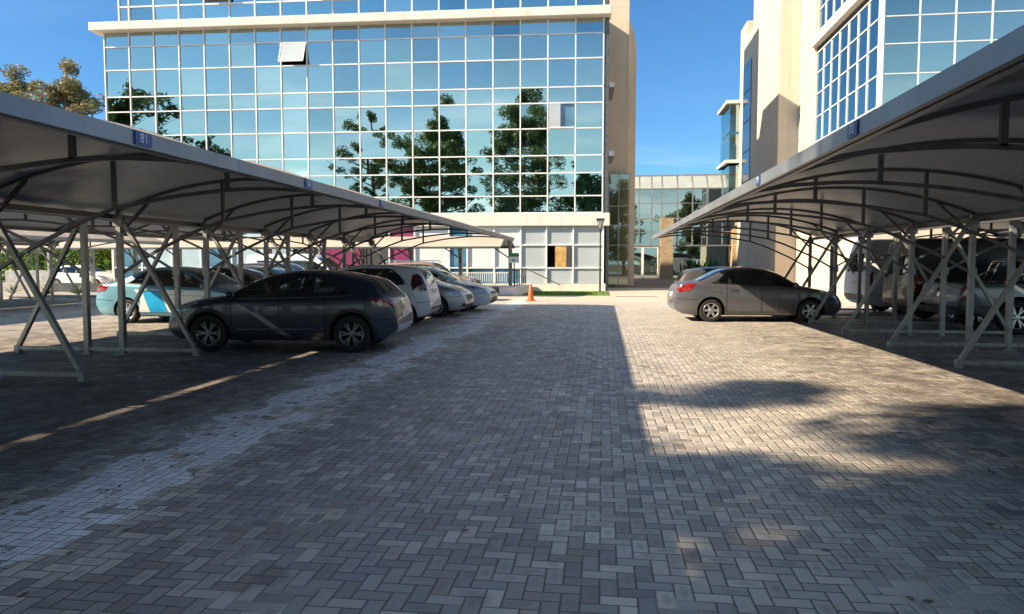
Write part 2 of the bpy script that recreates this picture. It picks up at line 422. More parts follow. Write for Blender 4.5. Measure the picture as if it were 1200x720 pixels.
def link(name, data, parent=None, loc=None, rotz=0.):
    o = bpy.data.objects.new(name, data); col.objects.link(o)
    if parent is not None: o.parent = parent
    if loc is not None: o.location = loc
    if rotz: o.rotation_euler = (0, 0, rotz)
    return o
def tag(o, label=None, cat=None, group=None, kind=None):
    if label: o['label'] = label
    if cat: o['category'] = cat
    if group: o['group'] = group
    if kind: o['kind'] = kind
    return o
def empty(name, label, cat, loc=(0, 0, 0), rotz=0., group=None):
    return tag(link(name, None, None, loc, rotz), label, cat, group)
def struct(o): o['kind'] = 'structure'; return o

# ------------------------------------------------------------------ camera, sun, sky
cam_d = bpy.data.cameras.new('camera'); cam = bpy.data.objects.new('camera', cam_d); col.objects.link(cam)
F = 830.
cam_d.sensor_width = 36; cam_d.lens = F/1200*36; cam_d.clip_end = 3000; cam_d.clip_start = .05
cam.location = (0, 0, 1.55)
cam.rotation_euler = (R(90)-math.atan(51/F), 0, math.atan(107.5/math.hypot(F, 51)))
scene.camera = cam
KX, KY = 1.445, .66
sun_d = bpy.data.lights.new('sun', 'SUN'); sun = bpy.data.objects.new('sun', sun_d); col.objects.link(sun)
sun_d.energy = 5.0; sun_d.angle = R(.55); sun_d.color = (1., .83, .60)
sun.rotation_euler = Vector((-KX, -KY, 1)).to_track_quat('Z', 'Y').to_euler()
sun.location = (-20, -10, 40)
elev = math.atan(1/math.hypot(KX, KY)); azim = math.atan2(-KX, -KY)
w = bpy.data.worlds.new('World'); scene.world = w; w.use_nodes = True
nt = NT(w.node_tree); bg = w.node_tree.nodes['Background']
sky = nt.node('ShaderNodeTexSky', sky_type='NISHITA'); sky.sun_disc = False
sky.sun_elevation = elev; sky.sun_rotation = azim
sky.air_density = 1.0; sky.dust_density = .35; sky.ozone_density = 2.2; sky.altitude = 0
tc = nt.node('ShaderNodeTexCoord').outputs['Generated']
sp = nt.node('ShaderNodeSeparateXYZ'); nt.put(sp.inputs[0], tc)
zz = nt.m('ADD', nt.m('MAXIMUM', sp.outputs[2], .0), .12)
cb = nt.node('ShaderNodeCombineXYZ'); nt.put(cb.inputs[0], nt.m('DIVIDE', sp.outputs[0], zz)); nt.put(cb.inputs[1], nt.m('DIVIDE', sp.outputs[1], zz)); cb.inputs[2].default_value = 3.7
mp = nt.node('ShaderNodeMapping'); nt.put(mp.inputs[0], cb.outputs[0]); mp.inputs['Scale'].default_value = (.35, .95, 1); mp.inputs['Rotation'].default_value = (0, 0, .35)
cl = nt.noise(mp.outputs[0], 1.0, 7, .58)
cl2 = nt.noise(mp.outputs[0], .33, 3, .5)
cfac = nt.m('MULTIPLY', nt.ramp(cl, [(.50, 0.), (.74, 1.)]), nt.ramp(cl2, [(.42, 0.), (.62, 1.)]))
lowm = nt.m('SUBTRACT', 1., nt.smooth(sp.outputs[2], .16, .52))
backm = nt.m('MULTIPLY_ADD', nt.m('SUBTRACT', 1., nt.smooth(sp.outputs[1], -.5, .2)), .55, .45)
cfac = nt.m('MULTIPLY', nt.m('MULTIPLY', cfac, nt.m('MULTIPLY', lowm, backm)), .95)
hi = nt.m('MULTIPLY', nt.smooth(sp.outputs[2], .52, .74), nt.ramp(cl, [(.36, 0.), (.56, 1.)]))  # unseen overhead cloud cover, added as fill light for the shaded ground
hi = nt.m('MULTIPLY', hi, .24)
skyc = nt.mix(1., sky.outputs[0], (.40, .72, .98), 'MULTIPLY')
hz = nt.m('MULTIPLY', nt.m('SUBTRACT', 1., nt.smooth(sp.outputs[2], .02, .42)), nt.m('SUBTRACT', 1., nt.smooth(sp.outputs[1], -.55, .1)))
skyc = nt.mix(nt.m('MULTIPLY', hz, .78), skyc, (5.8, 7.6, 7.2))
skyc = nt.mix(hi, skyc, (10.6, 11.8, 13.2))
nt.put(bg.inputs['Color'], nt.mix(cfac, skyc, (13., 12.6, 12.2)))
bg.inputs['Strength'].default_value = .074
vs = scene.view_settings; vs.view_transform = 'Standard'; vs.look = 'None'; vs.gamma = 1; vs.exposure = 1.28; vs.use_curve_mapping = False
cy = scene.cycles; cy.max_bounces = 8; cy.transparent_max_bounces = 16; cy.caustics_reflective = False; cy.caustics_refractive = False
cy.use_denoising = True; cy.sample_clamp_indirect = 6

# ------------------------------------------------------------------ ground
MB().box(-900, 900, -700, 900, -.5, -.012).build('ground', M['field']); struct(bpy.data.objects['ground'])
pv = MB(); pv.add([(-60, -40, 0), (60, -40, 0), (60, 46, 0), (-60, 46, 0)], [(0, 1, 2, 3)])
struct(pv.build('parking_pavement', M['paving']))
pl = MB(); pl.add([(.55, 46, .004), (11.4, 46, .004), (11.4, 58, .30), (.55, 58, .30), (.55, 66, .3), (22, 66, .3), (22, 58, .3)], [(0, 1, 2, 3), (3, 2, 6, 5, 4)])
struct(pl.build('plaza_pavement', M['plaza']))
# ------------------------------------------------------------------ carports
HS = 5.28
def arch_z(d):
    t = (d-.12)/(HS-.12); return 2.40+.02*t+.56*4*t*(1-t)
LC = [(5.2, 2.38), (4.75, 2.455), (4.2, 2.485), (3.75, 2.475), (3.0, 2.40), (2.2, 2.26), (1.72, 2.09), (.95, 1.74), (.36, 1.39)]
def lc_z(d):
    xs = [p[0] for p in LC][::-1]; zs = [p[1] for p in LC][::-1]; return float(np.interp(d, xs, zs))
def trestle_meshes():
    T = {}
    b = MB()
    b.box(-1.66, 1.66, -.035, .035, .06, .12)
    for s in (-1, 1):
        b.box(s*1.66-.045, s*1.66+.045, -.045, .045, 0, .13)
        b.box(s*.33-.11, s*.33+.11, -.11, .11, 0, .012)
        for bx in (-.085, .085):
            for by in (-.085, .085): b.lathe([(.012, .012), (.012, .035), (.0, .035)], 6, Matrix.Translation((s*.33+bx, by, 0)))
    T['base'] = b.mesh('trestle_base', M['post'])
    T['post'] = MB().box(-.044, .044, -.044, .044, .0, 2.42).box(-.075, .075, -.05, -.043, 1.31, 1.47).box(-.09, .09, -.05, -.043, 2.18, 2.36).mesh('post', M['post'], bev=.003)
    T['strut'] = MB().beam((.0, 0, 2.34), (1.30, 0, .09), .062, .07, (0, 1, 0)).mesh('strut', M['post'])
    b = MB()
    ds = np.linspace(.30, HS-.03, 26)
    b.poly_beam([(d, 0, arch_z(d)-.04) for d in ds], .045, .05)
    b.poly_beam([(d, 0, lc_z(d)) for d in np.linspace(.36, 5.2, 22)], .04, .045)
    for d in (2.2, 3.75):
        b.box(d-.027, d+.027, -.02, .02, lc_z(d), arch_z(d)-.04)
    b.beam((.33, 0, 2.05), (.95, 0, arch_z(.95)-.06), .04, .05, (0, 1, 0))
    T['truss'] = b.mesh('roof_truss', M['frame'])
    return T
TM = trestle_meshes()
def canopy_mesh(y0, y1, ys, thin=.012):
    nd = 30
    dd = np.linspace(.12, HS, nd); yy = []
    cuts = sorted(set([y0, y1]+list(ys)))
    for a, b_ in zip(cuts[:-1], cuts[1:]): yy += list(np.linspace(a, b_, 6)[:-1])
    yy.append(y1); ny = len(yy)
    def sag(y):
        k = [c for c in ys if c <= y]; k2 = [c for c in ys if c >= y]
        if not k or not k2 or k[-1] == k2[0]: return 0
        t = (y-k[-1])/(k2[0]-k[-1]); return .05*4*t*(1-t)
    vs = []
    for lay in (0, 1):
        for d in dd:
            for y in yy:
                e = min(1, (HS-d)/.8)*min(1, (d-.12)/.5)
                vs.append((d, y, arch_z(d)-sag(y)*e+.01*mnoise.noise((d*1.3, y*.9, 2.))*e-lay*thin))
    N = nd*ny; fs = []; mi = []
    for i in range(nd-1):
        for j in range(ny-1):
            a = i*ny+j
            fs.append((a, a+ny, a+ny+1, a+1)); mi.append(0)
            fs.append((N+a, N+a+1, N+a+ny+1, N+a+ny)); mi.append(1)
    ring = [(0, j) for j in range(ny)]+[(i, ny-1) for i in range(1, nd)]+[(nd-1, j) for j in range(ny-2, -1, -1)]+[(i, 0) for i in range(nd-2, 0, -1)]
    for k in range(len(ring)):
        a = ring[k][0]*ny+ring[k][1]; c = ring[(k+1) % len(ring)]; c = c[0]*ny+c[1]
        fs.append((a, c, N+c, N+a)); mi.append(0)
    me = bpy.data.meshes.new('canopy'); me.from_pydata(vs, [], fs)
    me.materials.append(M['canopy_out']); me.materials.append(M['canopy_in'])
    me.polygons.foreach_set('material_index', mi); me.polygons.foreach_set('use_smooth', [True]*len(fs)); me.update()
    return me
def text_mesh(txt, size, mat_, ext=.002):
    cu = bpy.data.curves.new('txt', 'FONT'); cu.body = txt; cu.size = size; cu.extrude = ext; cu.align_x = 'CENTER'; cu.align_y = 'CENTER'
    ob = bpy.data.objects.new('txt', cu); col.objects.link(ob)
    dg = bpy.context.evaluated_depsgraph_get(); dg.update()
    me = bpy.data.meshes.new_from_object(ob.evaluated_get(dg))
    bpy.data.objects.remove(ob); bpy.data.curves.remove(cu)
    me.materials.clear(); me.materials.append(mat_)
    return me
def mirror_mesh(me):
    n = me.copy(); n.transform(Matrix.Scale(-1, 4, (1, 0, 0))); n.flip_normals(); return n
TM['trussL'] = mirror_mesh(TM['truss']); TM['strutL'] = mirror_mesh(TM['strut'])
def carport(cx, ys, y0, y1, label, group, signs=None, rotz=0, loc=None):
    """double carport: back to back vaulted canopies on trestles at ys"""
    root = empty('carport', label, 'carport', loc or (cx, 0, 0), rotz, group)
    cm = canopy_mesh(y0, y1, ys)
    c1 = link('canopy', cm, root); c2 = link('canopy', mirror_mesh(cm), root)
    for s in (-1, 1):
        b = MB(); xe = s*(HS+.015)
        yy = [y0]+[y for y in ys if y0 < y < y1][1::2]+[y1]
        for a, c in zip(yy[:-1], yy[1:]): b.box(xe-.02, xe+.02, a+.002, c-.002, 2.34, 2.45)
        b.box(xe-s*.06-.025, xe-s*.06+.025, y0, y1, 2.335, 2.365)
        b.build('edge_beam', M['fascia'], root)
        b = MB(); b.box(s*.20-.04, s*.20+.04, y0, y1, 2.30, 2.385); b.build('valley_beam', M['frame'], root)
    for y in ys:
        t = link('trestle', TM['base'], root, (0, y, 0))
        for s in (-1, 1):
            link('post', TM['post'], t, (s*.33, 0, 0))
            link('strut', TM['strut'] if s > 0 else TM['strutL'], t, (s*.36, 0, 0))
            link('roof_truss', TM['truss'] if s > 0 else TM['trussL'], t)
    for side, y, txt in signs or []:
        o = MB().box(-.004, .004, -.088, .088, -.046, .046).build('sign_plate', M['sign_blue'], root, loc=(side*(HS+.042), y, 2.398))
        l = link('lettering', text_mesh(txt, .092, M['white_letter']), o, (side*.006, 0, 0))
        l.rotation_euler = (R(90), 0, R(90)*side)
    return root
ysL = [8.45+2.625*k for k in range(-4, 7)]
carport(-8.45, ysL, -2.5, 24.85, 'double vaulted carport along the left of the aisle, sheltering the dark slate crossover', 'vaulted carports',
        [(1, 4.54, '81'), (1, 7.28, '82'), (1, 9.8, '83')])
ysR = [11.17+2.52*k for k in range(-5, 6)]
carport(6.88, ysR, -2.2, 23.85, 'double vaulted carport along the right of the aisle, sheltering the grey sedan', 'vaulted carports',
        [(-1, 4.79, '70'), (-1, 7.57, '71')])
ysF = [4.2+2.6*k for k in range(0, 10)]
carport(-23.8, ysF, 3.5, 28.2, 'double vaulted carport beyond the left carport, its sunlit cream cloth top showing', 'vaulted carports')
# cross carport before the building
root = empty('cross_carport', 'single row vaulted carport set crosswise before the magenta shopfront', 'carport', (0, 0, 0), 0, 'vaulted carports')
nx = 21; yA, yB = 31.6, 36.6; xs_ = [-4.75-2.6*k for k in range(0, 11)]
def cz(y):
    t = (y-yA)/(yB-yA); return 2.31+.12*t+.50*4*t*(1-t)
b = MB(); vs_ = []; yy = np.linspace(yA, yB, 18)
for lay in (0, 1):
    for y in yy:
        for x in (-4.6, -31.): vs_.append((x, y, cz(y)-.012*lay))
fs_ = []; n_ = len(yy)
b.add(vs_, []); 
for i in range(n_-1):
    a = 2*i; b.f.append([a, a+1, a+3, a+2]); b.mi.append(0)
    c = 2*n_+2*i; b.f.append([c, c+2, c+3, c+1]); b.mi.append(1)
for a, c in ((0, 1), (2*n_-2, 2*n_-1)): b.f.append([a, c, 2*n_+c, 2*n_+a]); b.mi.append(0)
for i in range(n_-1):
    for e in (0, 1): b.f.append([2*i+e, 2*i+2+e, 2*n_+2*i+2+e, 2*n_+2*i+e]); b.mi.append(0)
b.build('canopy', [M['canopy_out'], M['canopy_in']], root, smooth=False)
b = MB(); b.box(-31, -4.6, yA-.04, yA-.002, 2.24, 2.32); b.build('edge_beam', M['frame'], root)
b = MB(); b.box(-31, -4.6, yB+.002, yB+.05, 2.33, 2.44); b.build('edge_beam', M['frame'], root)
for x in xs_:
    b = MB(); b.box(x-.09, x+.09, 36.0, 36.18, 0, 2.40); b.build('post', M['post'], root)
    b = MB(); b.poly_beam([(x, y, cz(y)-.05) for y in np.linspace(yA, yB-.02, 14)], .05, .07, up=(1, 0, 0))
    b.beam((x, 36.05, 1.55), (x, 35.2, cz(35.2)-.06), .06, .06, (1, 0, 0))
    b.beam((x+.05, 36.1, 1.75), (x-.85, 36.1, 2.36), .06, .06, (0, 1, 0))
    b.build('roof_rib', M['frame'], root)

# ------------------------------------------------------------------ main glass building
LB = empty('glass_office_building', 'blue glass office block with white bands, reflecting trees and sky', 'building', (.1, 40.18, 0), R(2.0))
Z = [4.40, 5.34, 6.61, 7.58, 9.07, 10.47, 11.34, 12.89, 14.23, 15.05]
PW = 1.535; NC = 19; XR = -.20; XL = XR-PW*NC
grng = random.Random(5)
def pane(b, x0, x1, z0, z1, y=.0, tilt=.011, g=.04):
    cx, czz = (x0+x1)/2, (z0+z1)/2
    T = Matrix.Translation((cx, y, czz)) @ Matrix.Rotation(grng.gauss(0, tilt), 4, 'Z') @ Matrix.Rotation(grng.gauss(0, tilt), 4, 'X')
    hx, hz = (x1-x0)/2-g+.02, (z1-z0)/2-g+.02
    b.box(-hx, hx, 0, .012, -hz, hz, T)
opened = {(7, 2), }      # (column from left, row index) of awning sashes
floors = [(6, 7, 8), (3, 4, 5), (0, 1, 2)]
OPEN = {(7, 7): 24, (17, 4): 0}
for fi, rows in enumerate(floors):
    for c in range(NC):
        x0 = XL+c*PW; x1 = x0+PW; b = MB(); op = None
        for r_ in rows:
            if (c, r_) in OPEN: op = r_; continue
            pane(b, x0, x1, Z[r_], Z[r_+1])
        if op is not None:
            b = MB(); pane(b, x0, x1, Z[rows[0]], Z[rows[0]+1])
        wd = b.build('window', M['glass'], LB)
        if op is not None:
            q = MB(); pane(q, x0, x1, Z[rows[2]], Z[rows[2]+1]); q.build('pane', M['glass'], wd)
        if op is not None:
            sb = MB(); h = Z[op+1]-Z[op]-.1; wv = PW-.12
            ang = R(22) if c == 7 else R(0)
            T = Matrix.Translation((x0+PW/2, -.06, Z[op+1]-.05)) @ Matrix.Rotation(-ang, 4, 'X')
            if c == 7:
                sb.use(1).box(-wv/2, wv/2, -.012, .0, -h, 0, T)
                sb.use(0)
                for q in ((-wv/2-.03, -wv/2+.03, -h, 0), (wv/2-.03, wv/2+.03, -h, 0)): sb.box(q[0], q[1], -.03, .02, q[2], q[3], T)
                sb.box(-wv/2, wv/2, -.03, .02, -h-.03, -h+.03, T); sb.box(-wv/2, wv/2, -.03, .02, -.03, .03, T)
            else:
                sb.use(2).box(-wv*.04, wv/2, .10, .12, -h, 0, T)
                sb.use(1).box(-wv/2, -wv*.04, -.012, 0, -h, 0, T)
                sb.use(0).box(-wv/2, wv/2, -.03, .02, -h-.03, -h+.03, T)
            sb.build('open_sash', [M['white_trim'], M['frosted'], M['shopblue']], wd)
    b = MB()
    z0, z1 = Z[rows[0]], Z[rows[-1]+1]
    for c in range(NC+1):
        x = XL+c*PW; b.box(x-.032, x+.032, -.075, .03, z0+(.0 if fi == 2 else .046), z1-.0)
    for r_ in list(rows):
        for c in range(NC):
            x = XL+c*PW; b.box(x+.033, x+PW-.033, -.06, .03, Z[r_]-.032, Z[r_]+.032)
    b.build('mullion_grid', M['white_trim'], LB)
# bands
b = MB(); b.box(XL-.55, .20, -.62, .4, 15.05, 15.53); b.build('cornice_band', M['white_render'], LB, bev=.04)
b = MB(); b.box(XL-.05, .22, -.14, .4, 3.66, 4.37); b.build('floor_band', M['white_render'], LB, bev=.04)
# upper storey
XU = XR-PW*18-.62
b = MB()
ZU = [15.55, 16.55, 17.95, 18.5]
for c in range(19):
    x0 = XU if c == 0 else XU+.62+PW*(c-1); x1 = XU+.62+PW*c
    wb = MB(); sash = None
    for r_ in range(2):
        if c in (4, 8) and r_ == 1:
            T = Matrix.Translation(((x0+x1)/2, .02, ZU[2]-.05)) @ Matrix.Rotation(-R(24), 4, 'X')
            sash = MB().box(-.70, .70, -.03, .0, -1.3, 0, T); continue
        pane(wb, x0, x1, ZU[r_], ZU[r_+1], .1)
    wo = wb.build('window', M['glass'], LB)
    if sash: sash.build('open_sash', M['black'], wo)
    b.box(x0-.04, x0+.04, .02, .12, ZU[0], ZU[3])
for z in ZU[1:3]: b.box(XU, XR, .035, .115, z-.04, z+.04)
b.box(XR-.04, XR+.04, .02, .12, ZU[0], ZU[3]); b.build('mullion_grid', M['white_trim'], LB)
b = MB(); b.box(XU-.3, .2, -.5, 5, 18.5, 18.95); b.build('roof_slab', M['white_render'], LB)
# shell: side walls, back wall, slabs, interior
b = MB()
b.box(XL-.06, XL+.2, .05, 9.5, 0, 15.04); b.box(XL, .1, 9.3, 9.5, 0, 17.4); b.box(XU-.06, XU+.2, .14, 9.2, 15.56, 17.3)
b.build('side_wall', M['tan'], LB)
b = MB(); b.box(-.16, .10, -.03, .5, 4.38, 15.04); b.box(-.15, .06, .02, .5, 15.54, 18.48); b.build('corner_post', M['frame'], LB)
b = MB(); b.box(.02, .12, .52, 9.28, 0, 17.4); b.box(XU, .02, 5.0, 9.28, 17.2, 17.42); b.build('side_wall', M['frame'], LB)
b = MB()
for z in (7.66, 11.42): b.box(.13, .42, -.02, 3.2, z-.14, z+.12)
b.build('side_ledge', M['fascia'], LB)
b = MB()
for z in (4.1, 7.35, 11.1, 14.95): b.box(XL+.25, -.02, .45, 7.2, z-.17, z+.14)
b.build('floor_slab', M['slab'], LB)
b = MB(); b.box(XL+.22, -.02, 7.2, 7.4, .05, 17.15); b.build('interior_wall', M['interior'], LB)
for k in range(6):
    x = XL+2.2+5.2*k; b = MB()
    b.lathe([(.3, .05), (.3, 15.0)], 14, Matrix.Translation((x, 1.5, 0))); b.build('interior_column', M['panelwhite'], LB, smooth=True)
brn = random.Random(3)
for c, r_ in [(2, 0), (3, 1), (4, 1), (5, 7), (6, 4), (9, 1), (10, 1), (11, 0), (12, 4), (13, 1), (13, 0), (14, 4), (14, 1), (15, 4), (15, 0), (16, 3), (12, 7), (1, 3), (0, 3), (2, 3), (18, 0), (11, 4)]:
    x0 = XL+c*PW+.1; b = MB(); n = 7
    for q in range(n):
        if brn.random() < .12: continue
        a = x0+q*(PW-.2)/n; b.box(a, a+(PW-.2)/n*.86, .16, .17, Z[r_]+.06+brn.random()*.05, Z[r_+1]-.04)
    b.build('vertical_blind', M['blind'], LB)
# ground floor: plinth, bays from the right
b = MB(); b.box(XL, .0, -.02, .5, 0, .42); b.build('plinth', M['white_render'], LB)
GX = [-.14, -1.82, -3.32, -4.78, -6.3, -7.85, -8.9, -10.9, -12.4, -14.0, -16.6, -18.2, -20., -21.9, -23.8, -25.6, -27.5, -29.3]
kinds = ['frosted', 'frosted', 'frosted', 'frosted', 'panelwhite', 'panelwhite', 'shopblue', 'panelwhite', 'magenta', 'dark', 'magenta', 'dark', 'shoplight', 'shoplight', 'shopblue', 'shoplight', 'shoplight']
kinds = ['frosted', 'frosted', 'frosted', 'panelwhite', 'panelwhite', 'shopblue', 'panelwhite', 'magenta', 'dark', 'magenta', 'dark', 'shoplight', 'shoplight', 'shopblue', 'shoplight', 'shoplight', 'shopblue']
GZ = [.42, 1.30, 2.60, 3.65]
for i, kd in enumerate(kinds):
    x1, x0 = GX[i], GX[i+1]; b = MB()
    for r_ in range(3):
        if kd in ('panelwhite',) and r_ == 0: b.use(1)
        else: b.use(0)
        if i == 1 and r_: continue
        pane(b, x0, x1, GZ[r_], GZ[r_+1], .1, .002)
    so = b.build('shop_window', [M[kd], M['shopblue']], LB)
    if i == 1:
        q = MB(); pane(q, x0, x1, GZ[2], GZ[3], .1, .002); q.build('pane', M[kd], so)
b = MB()
for x in GX: b.box(x-.04, x+.04, .0, .1, .42, 3.655)
for z in GZ[1:3]: b.box(GX[-1], GX[0], .015, .095, z-.035, z+.035)
b.build('shopfront_frame', M['white_trim'], LB)
b = MB(); b.box(-2.83, -1.90, .05, .09, 1.34, 2.56); b.build('plywood_board', M['plywood'], LB)
b = MB(); b.box(-2.20, -1.87, .03, .048, 1.36, 2.54); b.build('open_gap', M['dark'], LB)
for x in (-.95, ):
    b = MB(); b.lathe([(.24, .43), (.24, 3.6)], 14, Matrix.Translation((x, .6, 0))); b.build('interior_column', M['panelwhite'], LB, smooth=True)

# tan stair towers between block and link
tw = empty('stair_tower', 'cream stair tower rising behind the glass block beside the sky', 'tower', (0, 0, 0))
b = MB(); b.box(.08, 1.52, 47.5, 53, 0, 24); b.build('wall', M['cream'], tw)
b = MB()
for y in np.linspace(0, 1, 2): pass
b.prism_y([(1.54, 0), (2.02, 0), (2.02, 15.6), (1.9, 16.6), (1.54, 17.6)], 48.2, 54); b.build('wall', M['tan'], tw)

# glazed link
LK = empty('glazed_link', 'two storey glazed entrance link with sloping glass roof and stone piers', 'building', (0, 60, .3))
def lk_windows():
    xs = [1.9, 2.9, 3.9, 4.75, 6.0, 7.2, 8.4, 9.6, 10.8, 12.0]
    for a, c in zip(xs[:-1], xs[1:]):
        b = MB(); pane(b, a, c, 2.75, 4.95, 0, .002); pane(b, a, c, 4.95, 7.35, 0, .002)
        b.build('window', M['glass_clear'], LK)
        b = MB(); b.add([(a+.04, -.02, 7.45), (c-.04, -.02, 7.45), (c-.04, 1.3, 8.6), (a+.04, 1.3, 8.6), (a+.04, .0, 7.46), (c-.04, .0, 7.46), (c-.04, 1.3, 8.62), (a+.04, 1.3, 8.62)][:4], [(0, 1, 2, 3)])
        b.build('roof_pane', M['roofglass'], LK)
    b = MB()
    for x in xs:
        b.box(x-.05, x+.05, -.06, .06, 2.7, 7.4); b.beam((x, -.02, 7.42), (x, 1.3, 8.62), .08, .08)
    for z in (2.72, 4.95, 7.4): b.box(1.9, 12, -.05, .05, z-.05, z+.05)
    for z in (3.85, 6.2): b.box(1.9, 12, -.04, .04, z-.025, z+.025)
    b.box(1.9, 12, 1.25, 1.4, 8.55, 8.7); b.build('mullion_grid', M['post'], LK)
M['screen'] = glass_mat('screen_glass', (.75, .85, .85), (.80, .84, .76), .14)
M['roofglass'] = mat('roof_glass', (.36, .40, .38), .2, 0, .1, 1, spec=.7)
lk_windows()
for x0, x1 in ((4.6, 5.65), (10.35, 11.45)):
    b = MB(); b.box(x0, x1, -.5, .45, -.3, 5.0); b.build('stone_pier', M['stone'], LK)
# glazed screen of the link running in front of the stair tower
b = MB()
for x in (.28, .95, 1.62): b.box(x-.03, x+.03, -12.86, -12.76, -.26, 7.1)
for z in (1.15, 2.45, 3.75, 5.0, 6.1, 7.08): b.box(.28, 1.62, -12.84, -12.78, z-.03, z+.03)
b.build('screen_frame', M['post'], LK)
for x in (.28, .95):
    MB().box(x+.03, x+.64, -12.815, -12.80, -.25, 7.06).build('screen_pane', M['screen'], LK)
# doors and ground glazing
for a, c in ((2.0, 3.2), (3.2, 4.5)):
    b = MB(); b.use(1).box(a+.08, c-.08, .06, .075, .06, 2.6)
    b.use(0).box(a, a+.1, 0, .1, 0, 2.66); b.box(c-.1, c-.001, 0, .1, 0, 2.66); b.box(a+.1, c-.1, 0, .1, 2.56, 2.66)
    d = b.build('door', [M['white_trim'], M['glass_clear']], LK)
    MB().box(c-.24, c-.2, -.05, -.0, .9, 1.3).build('handle', M['chrome'], d)
for a, c in ((5.7, 7.9), (7.9, 10.3), (11.5, 13.5), (13.5, 15.6)):
    b = MB(); b.box(a+.03, c-.03, .3, .315, 0, 2.66); b.build('window', M['glass_clear'], LK)
b = MB(); b.box(1.9, 16, 6, 6.2, -.3, 8.5); b.build('back_wall', M['interior'], LK)
b = MB(); b.box(1.9, 12, .3, 6, 2.75, 3.0); b.box(1.9, 12, .12, .2, 3.0, 4.0); b.build('gallery_floor', M['slab'], LK)
b = MB(); b.box(12.0, 18.5, .3, 6, 2.7, 4.6); b.box(15.65, 18.5, -.2, .25, -.3, 4.6); b.build('wall', M['cream'], LK)
b = MB(); b.box(1.9, 12, 1.42, 6, 8.5, 8.66); b.build('roof', M['glass_clear'], LK)

# ------------------------------------------------------------------ right building
RB = empty('corner_office_building', 'cream office block with blue glass corner above the right carport', 'building', (11.6, 32.5, 0))
# front glass (facing -y) from x=0 to 22, side glass (facing -x) y 0..9.2
ZF = [3.6, 4.9, 6.1, 7.3, 8.25, 9.6, 10.85, 12.0, 13.1, 13.3]
for c in range(9):
    x0 = .12+1.42*c; b = MB()
    for a, d in zip(ZF[:-2], ZF[1:-1]): pane(b, x0, x0+1.42, a, d, 0, .003)
    b.build('window', M['glass'], RB)
def spane(b, y0, y1, z0, z1, x=0.):
    cy_, cz_ = (y0+y1)/2, (z0+z1)/2
    T = Matrix.Translation((x, cy_, cz_)) @ Matrix.Rotation(grng.gauss(0, .003), 4, 'Z') @ Matrix.Rotation(grng.gauss(0, .003), 4, 'Y')
    b.box(0, .012, -(y1-y0)/2+.03, (y1-y0)/2-.03, -(z1-z0)/2+.03, (z1-z0)/2-.03, T)
for c in range(7):
    y0 = .12+1.3*c; b = MB()
    for a, d in zip(ZF[:-2], ZF[1:-1]): spane(b, y0, y0+1.3, a, d)
    b.build('window', M['glass'], RB)
    b = MB()
    for a, d in ((14.1, 15.4), (15.4, 16.8), (16.8, 18.1)): spane(b, y0, y0+1.3, a, d, .05)
    b.build('window', M['glass'], RB)
b = MB()
for c in range(10): b.box(.12+1.42*c-.018, .12+1.42*c+.018, -.05, .03, 3.6, 13.1)
for z in ZF[1:-1]: b.box(.15, 13, -.04, .03, z-.02, z+.02)
for c in range(1, 8):
    b.box(-.05, .03, .12+1.3*c-.02, .12+1.3*c+.02, 3.6, 13.1); b.box(0, .08, .12+1.3*c-.03, .12+1.3*c+.03, 14.1, 18)
for z in ZF[1:-1]: b.box(-.04, .03, .2, 9.2, z-.025, z+.025)
for z in (15.4, 16.8): b.box(.01, .08, .2, 9.2, z-.03, z+.03)
b.build('mullion_grid', M['white_trim'], RB)
b = MB(); b.box(-.07, .11, -.07, .11, 3.55, 13.1); b.build('corner_post', M['white_trim'], RB)
b = MB(); b.box(-.32, 13.1, -.32, 9.3, 13.45, 13.95); b.build('cornice_band', M['white_render'], RB)
b = MB(); b.box(.02, 13.1, .02, 9.2, 13.12, 13.43); b.build('shadow_gap', M['dark'], RB)
b = MB(); b.box(-.08, 13.2, -.08, 9.22, 0, 3.55); b.build('podium_wall', M['cream'], RB)
b = MB(); b.box(.12, 12.9, -.0, .1, 13.97, 18.1)
b.build('upper_glass', M['glass'], RB)
b = MB(); b.box(2.8, 13, 2.8, 9, 3.6, 18); b.box(-.3, 13, -.3, 9.3, 18.12, 18.5); b.build('core_wall', M['interior'], RB)
b = MB()
for z in (7.4, 11.): b.box(.2, 2.8, .2, 9.1, z-.15, z+.15); b.box(2.8, 13, .2, 2.8, z-.15, z+.15)
b.build('floor_slab', M['slab'], RB)
b = MB(); b.box(-.10, 6, 9.24, 12.0, 0, 24); b.build('wall', M['cream'], RB)
b = MB(); b.box(.10, 6, 12.0, 13.0, 0, 24); b.build('wall', M['cream'], RB)
b = MB()
for k in range(11): b.box(.055, .095, 12.06, 12.94, 3.2+1.45*k, 4.55+1.45*k)
b.build('window', M['frosted'], RB)
b = MB(); b.box(-1.12, 6, 13.0, 21, 0, 24.0); b.build('stair_tower', M['cream'], RB)
b = MB(); b.box(-1.10, 3, 21.0, 24.5, 0, 18.4); b.box(-.9, 3, 24.5, 27, 0, 20); b.build('wall', M['cream'], RB)
b = MB(); b.box(-.5, 1.2, 22, 24, 18.42, 20.2); b.build('plant_room', M['white_render'], RB)
MB().box(-.53, -.505, 22.5, 23.4, 18.9, 19.7).build('louvre', M['dark'], RB)
b = MB()
for k in range(5): b.box(-1.17, -1.105, 21.4, 24.2, 5.5+2.2*k, 7.6+2.2*k)
b.build('window', M['shopblue'], RB)
# rear wing: glass bay with white canopies
b = MB()
for k in range(4):
    b.box(-1.7, -.8, 26.9, 31, 4.6+2.5*k, 6.9+2.5*k)
b.build('rear_bay_glass', M['glass'], RB)
b = MB()
for z in (9.6, 14.3): b.box(-1.98, -.8, 26.6, 31.2, z, z+.25)
b.build('bay_canopy', M['white_render'], RB)

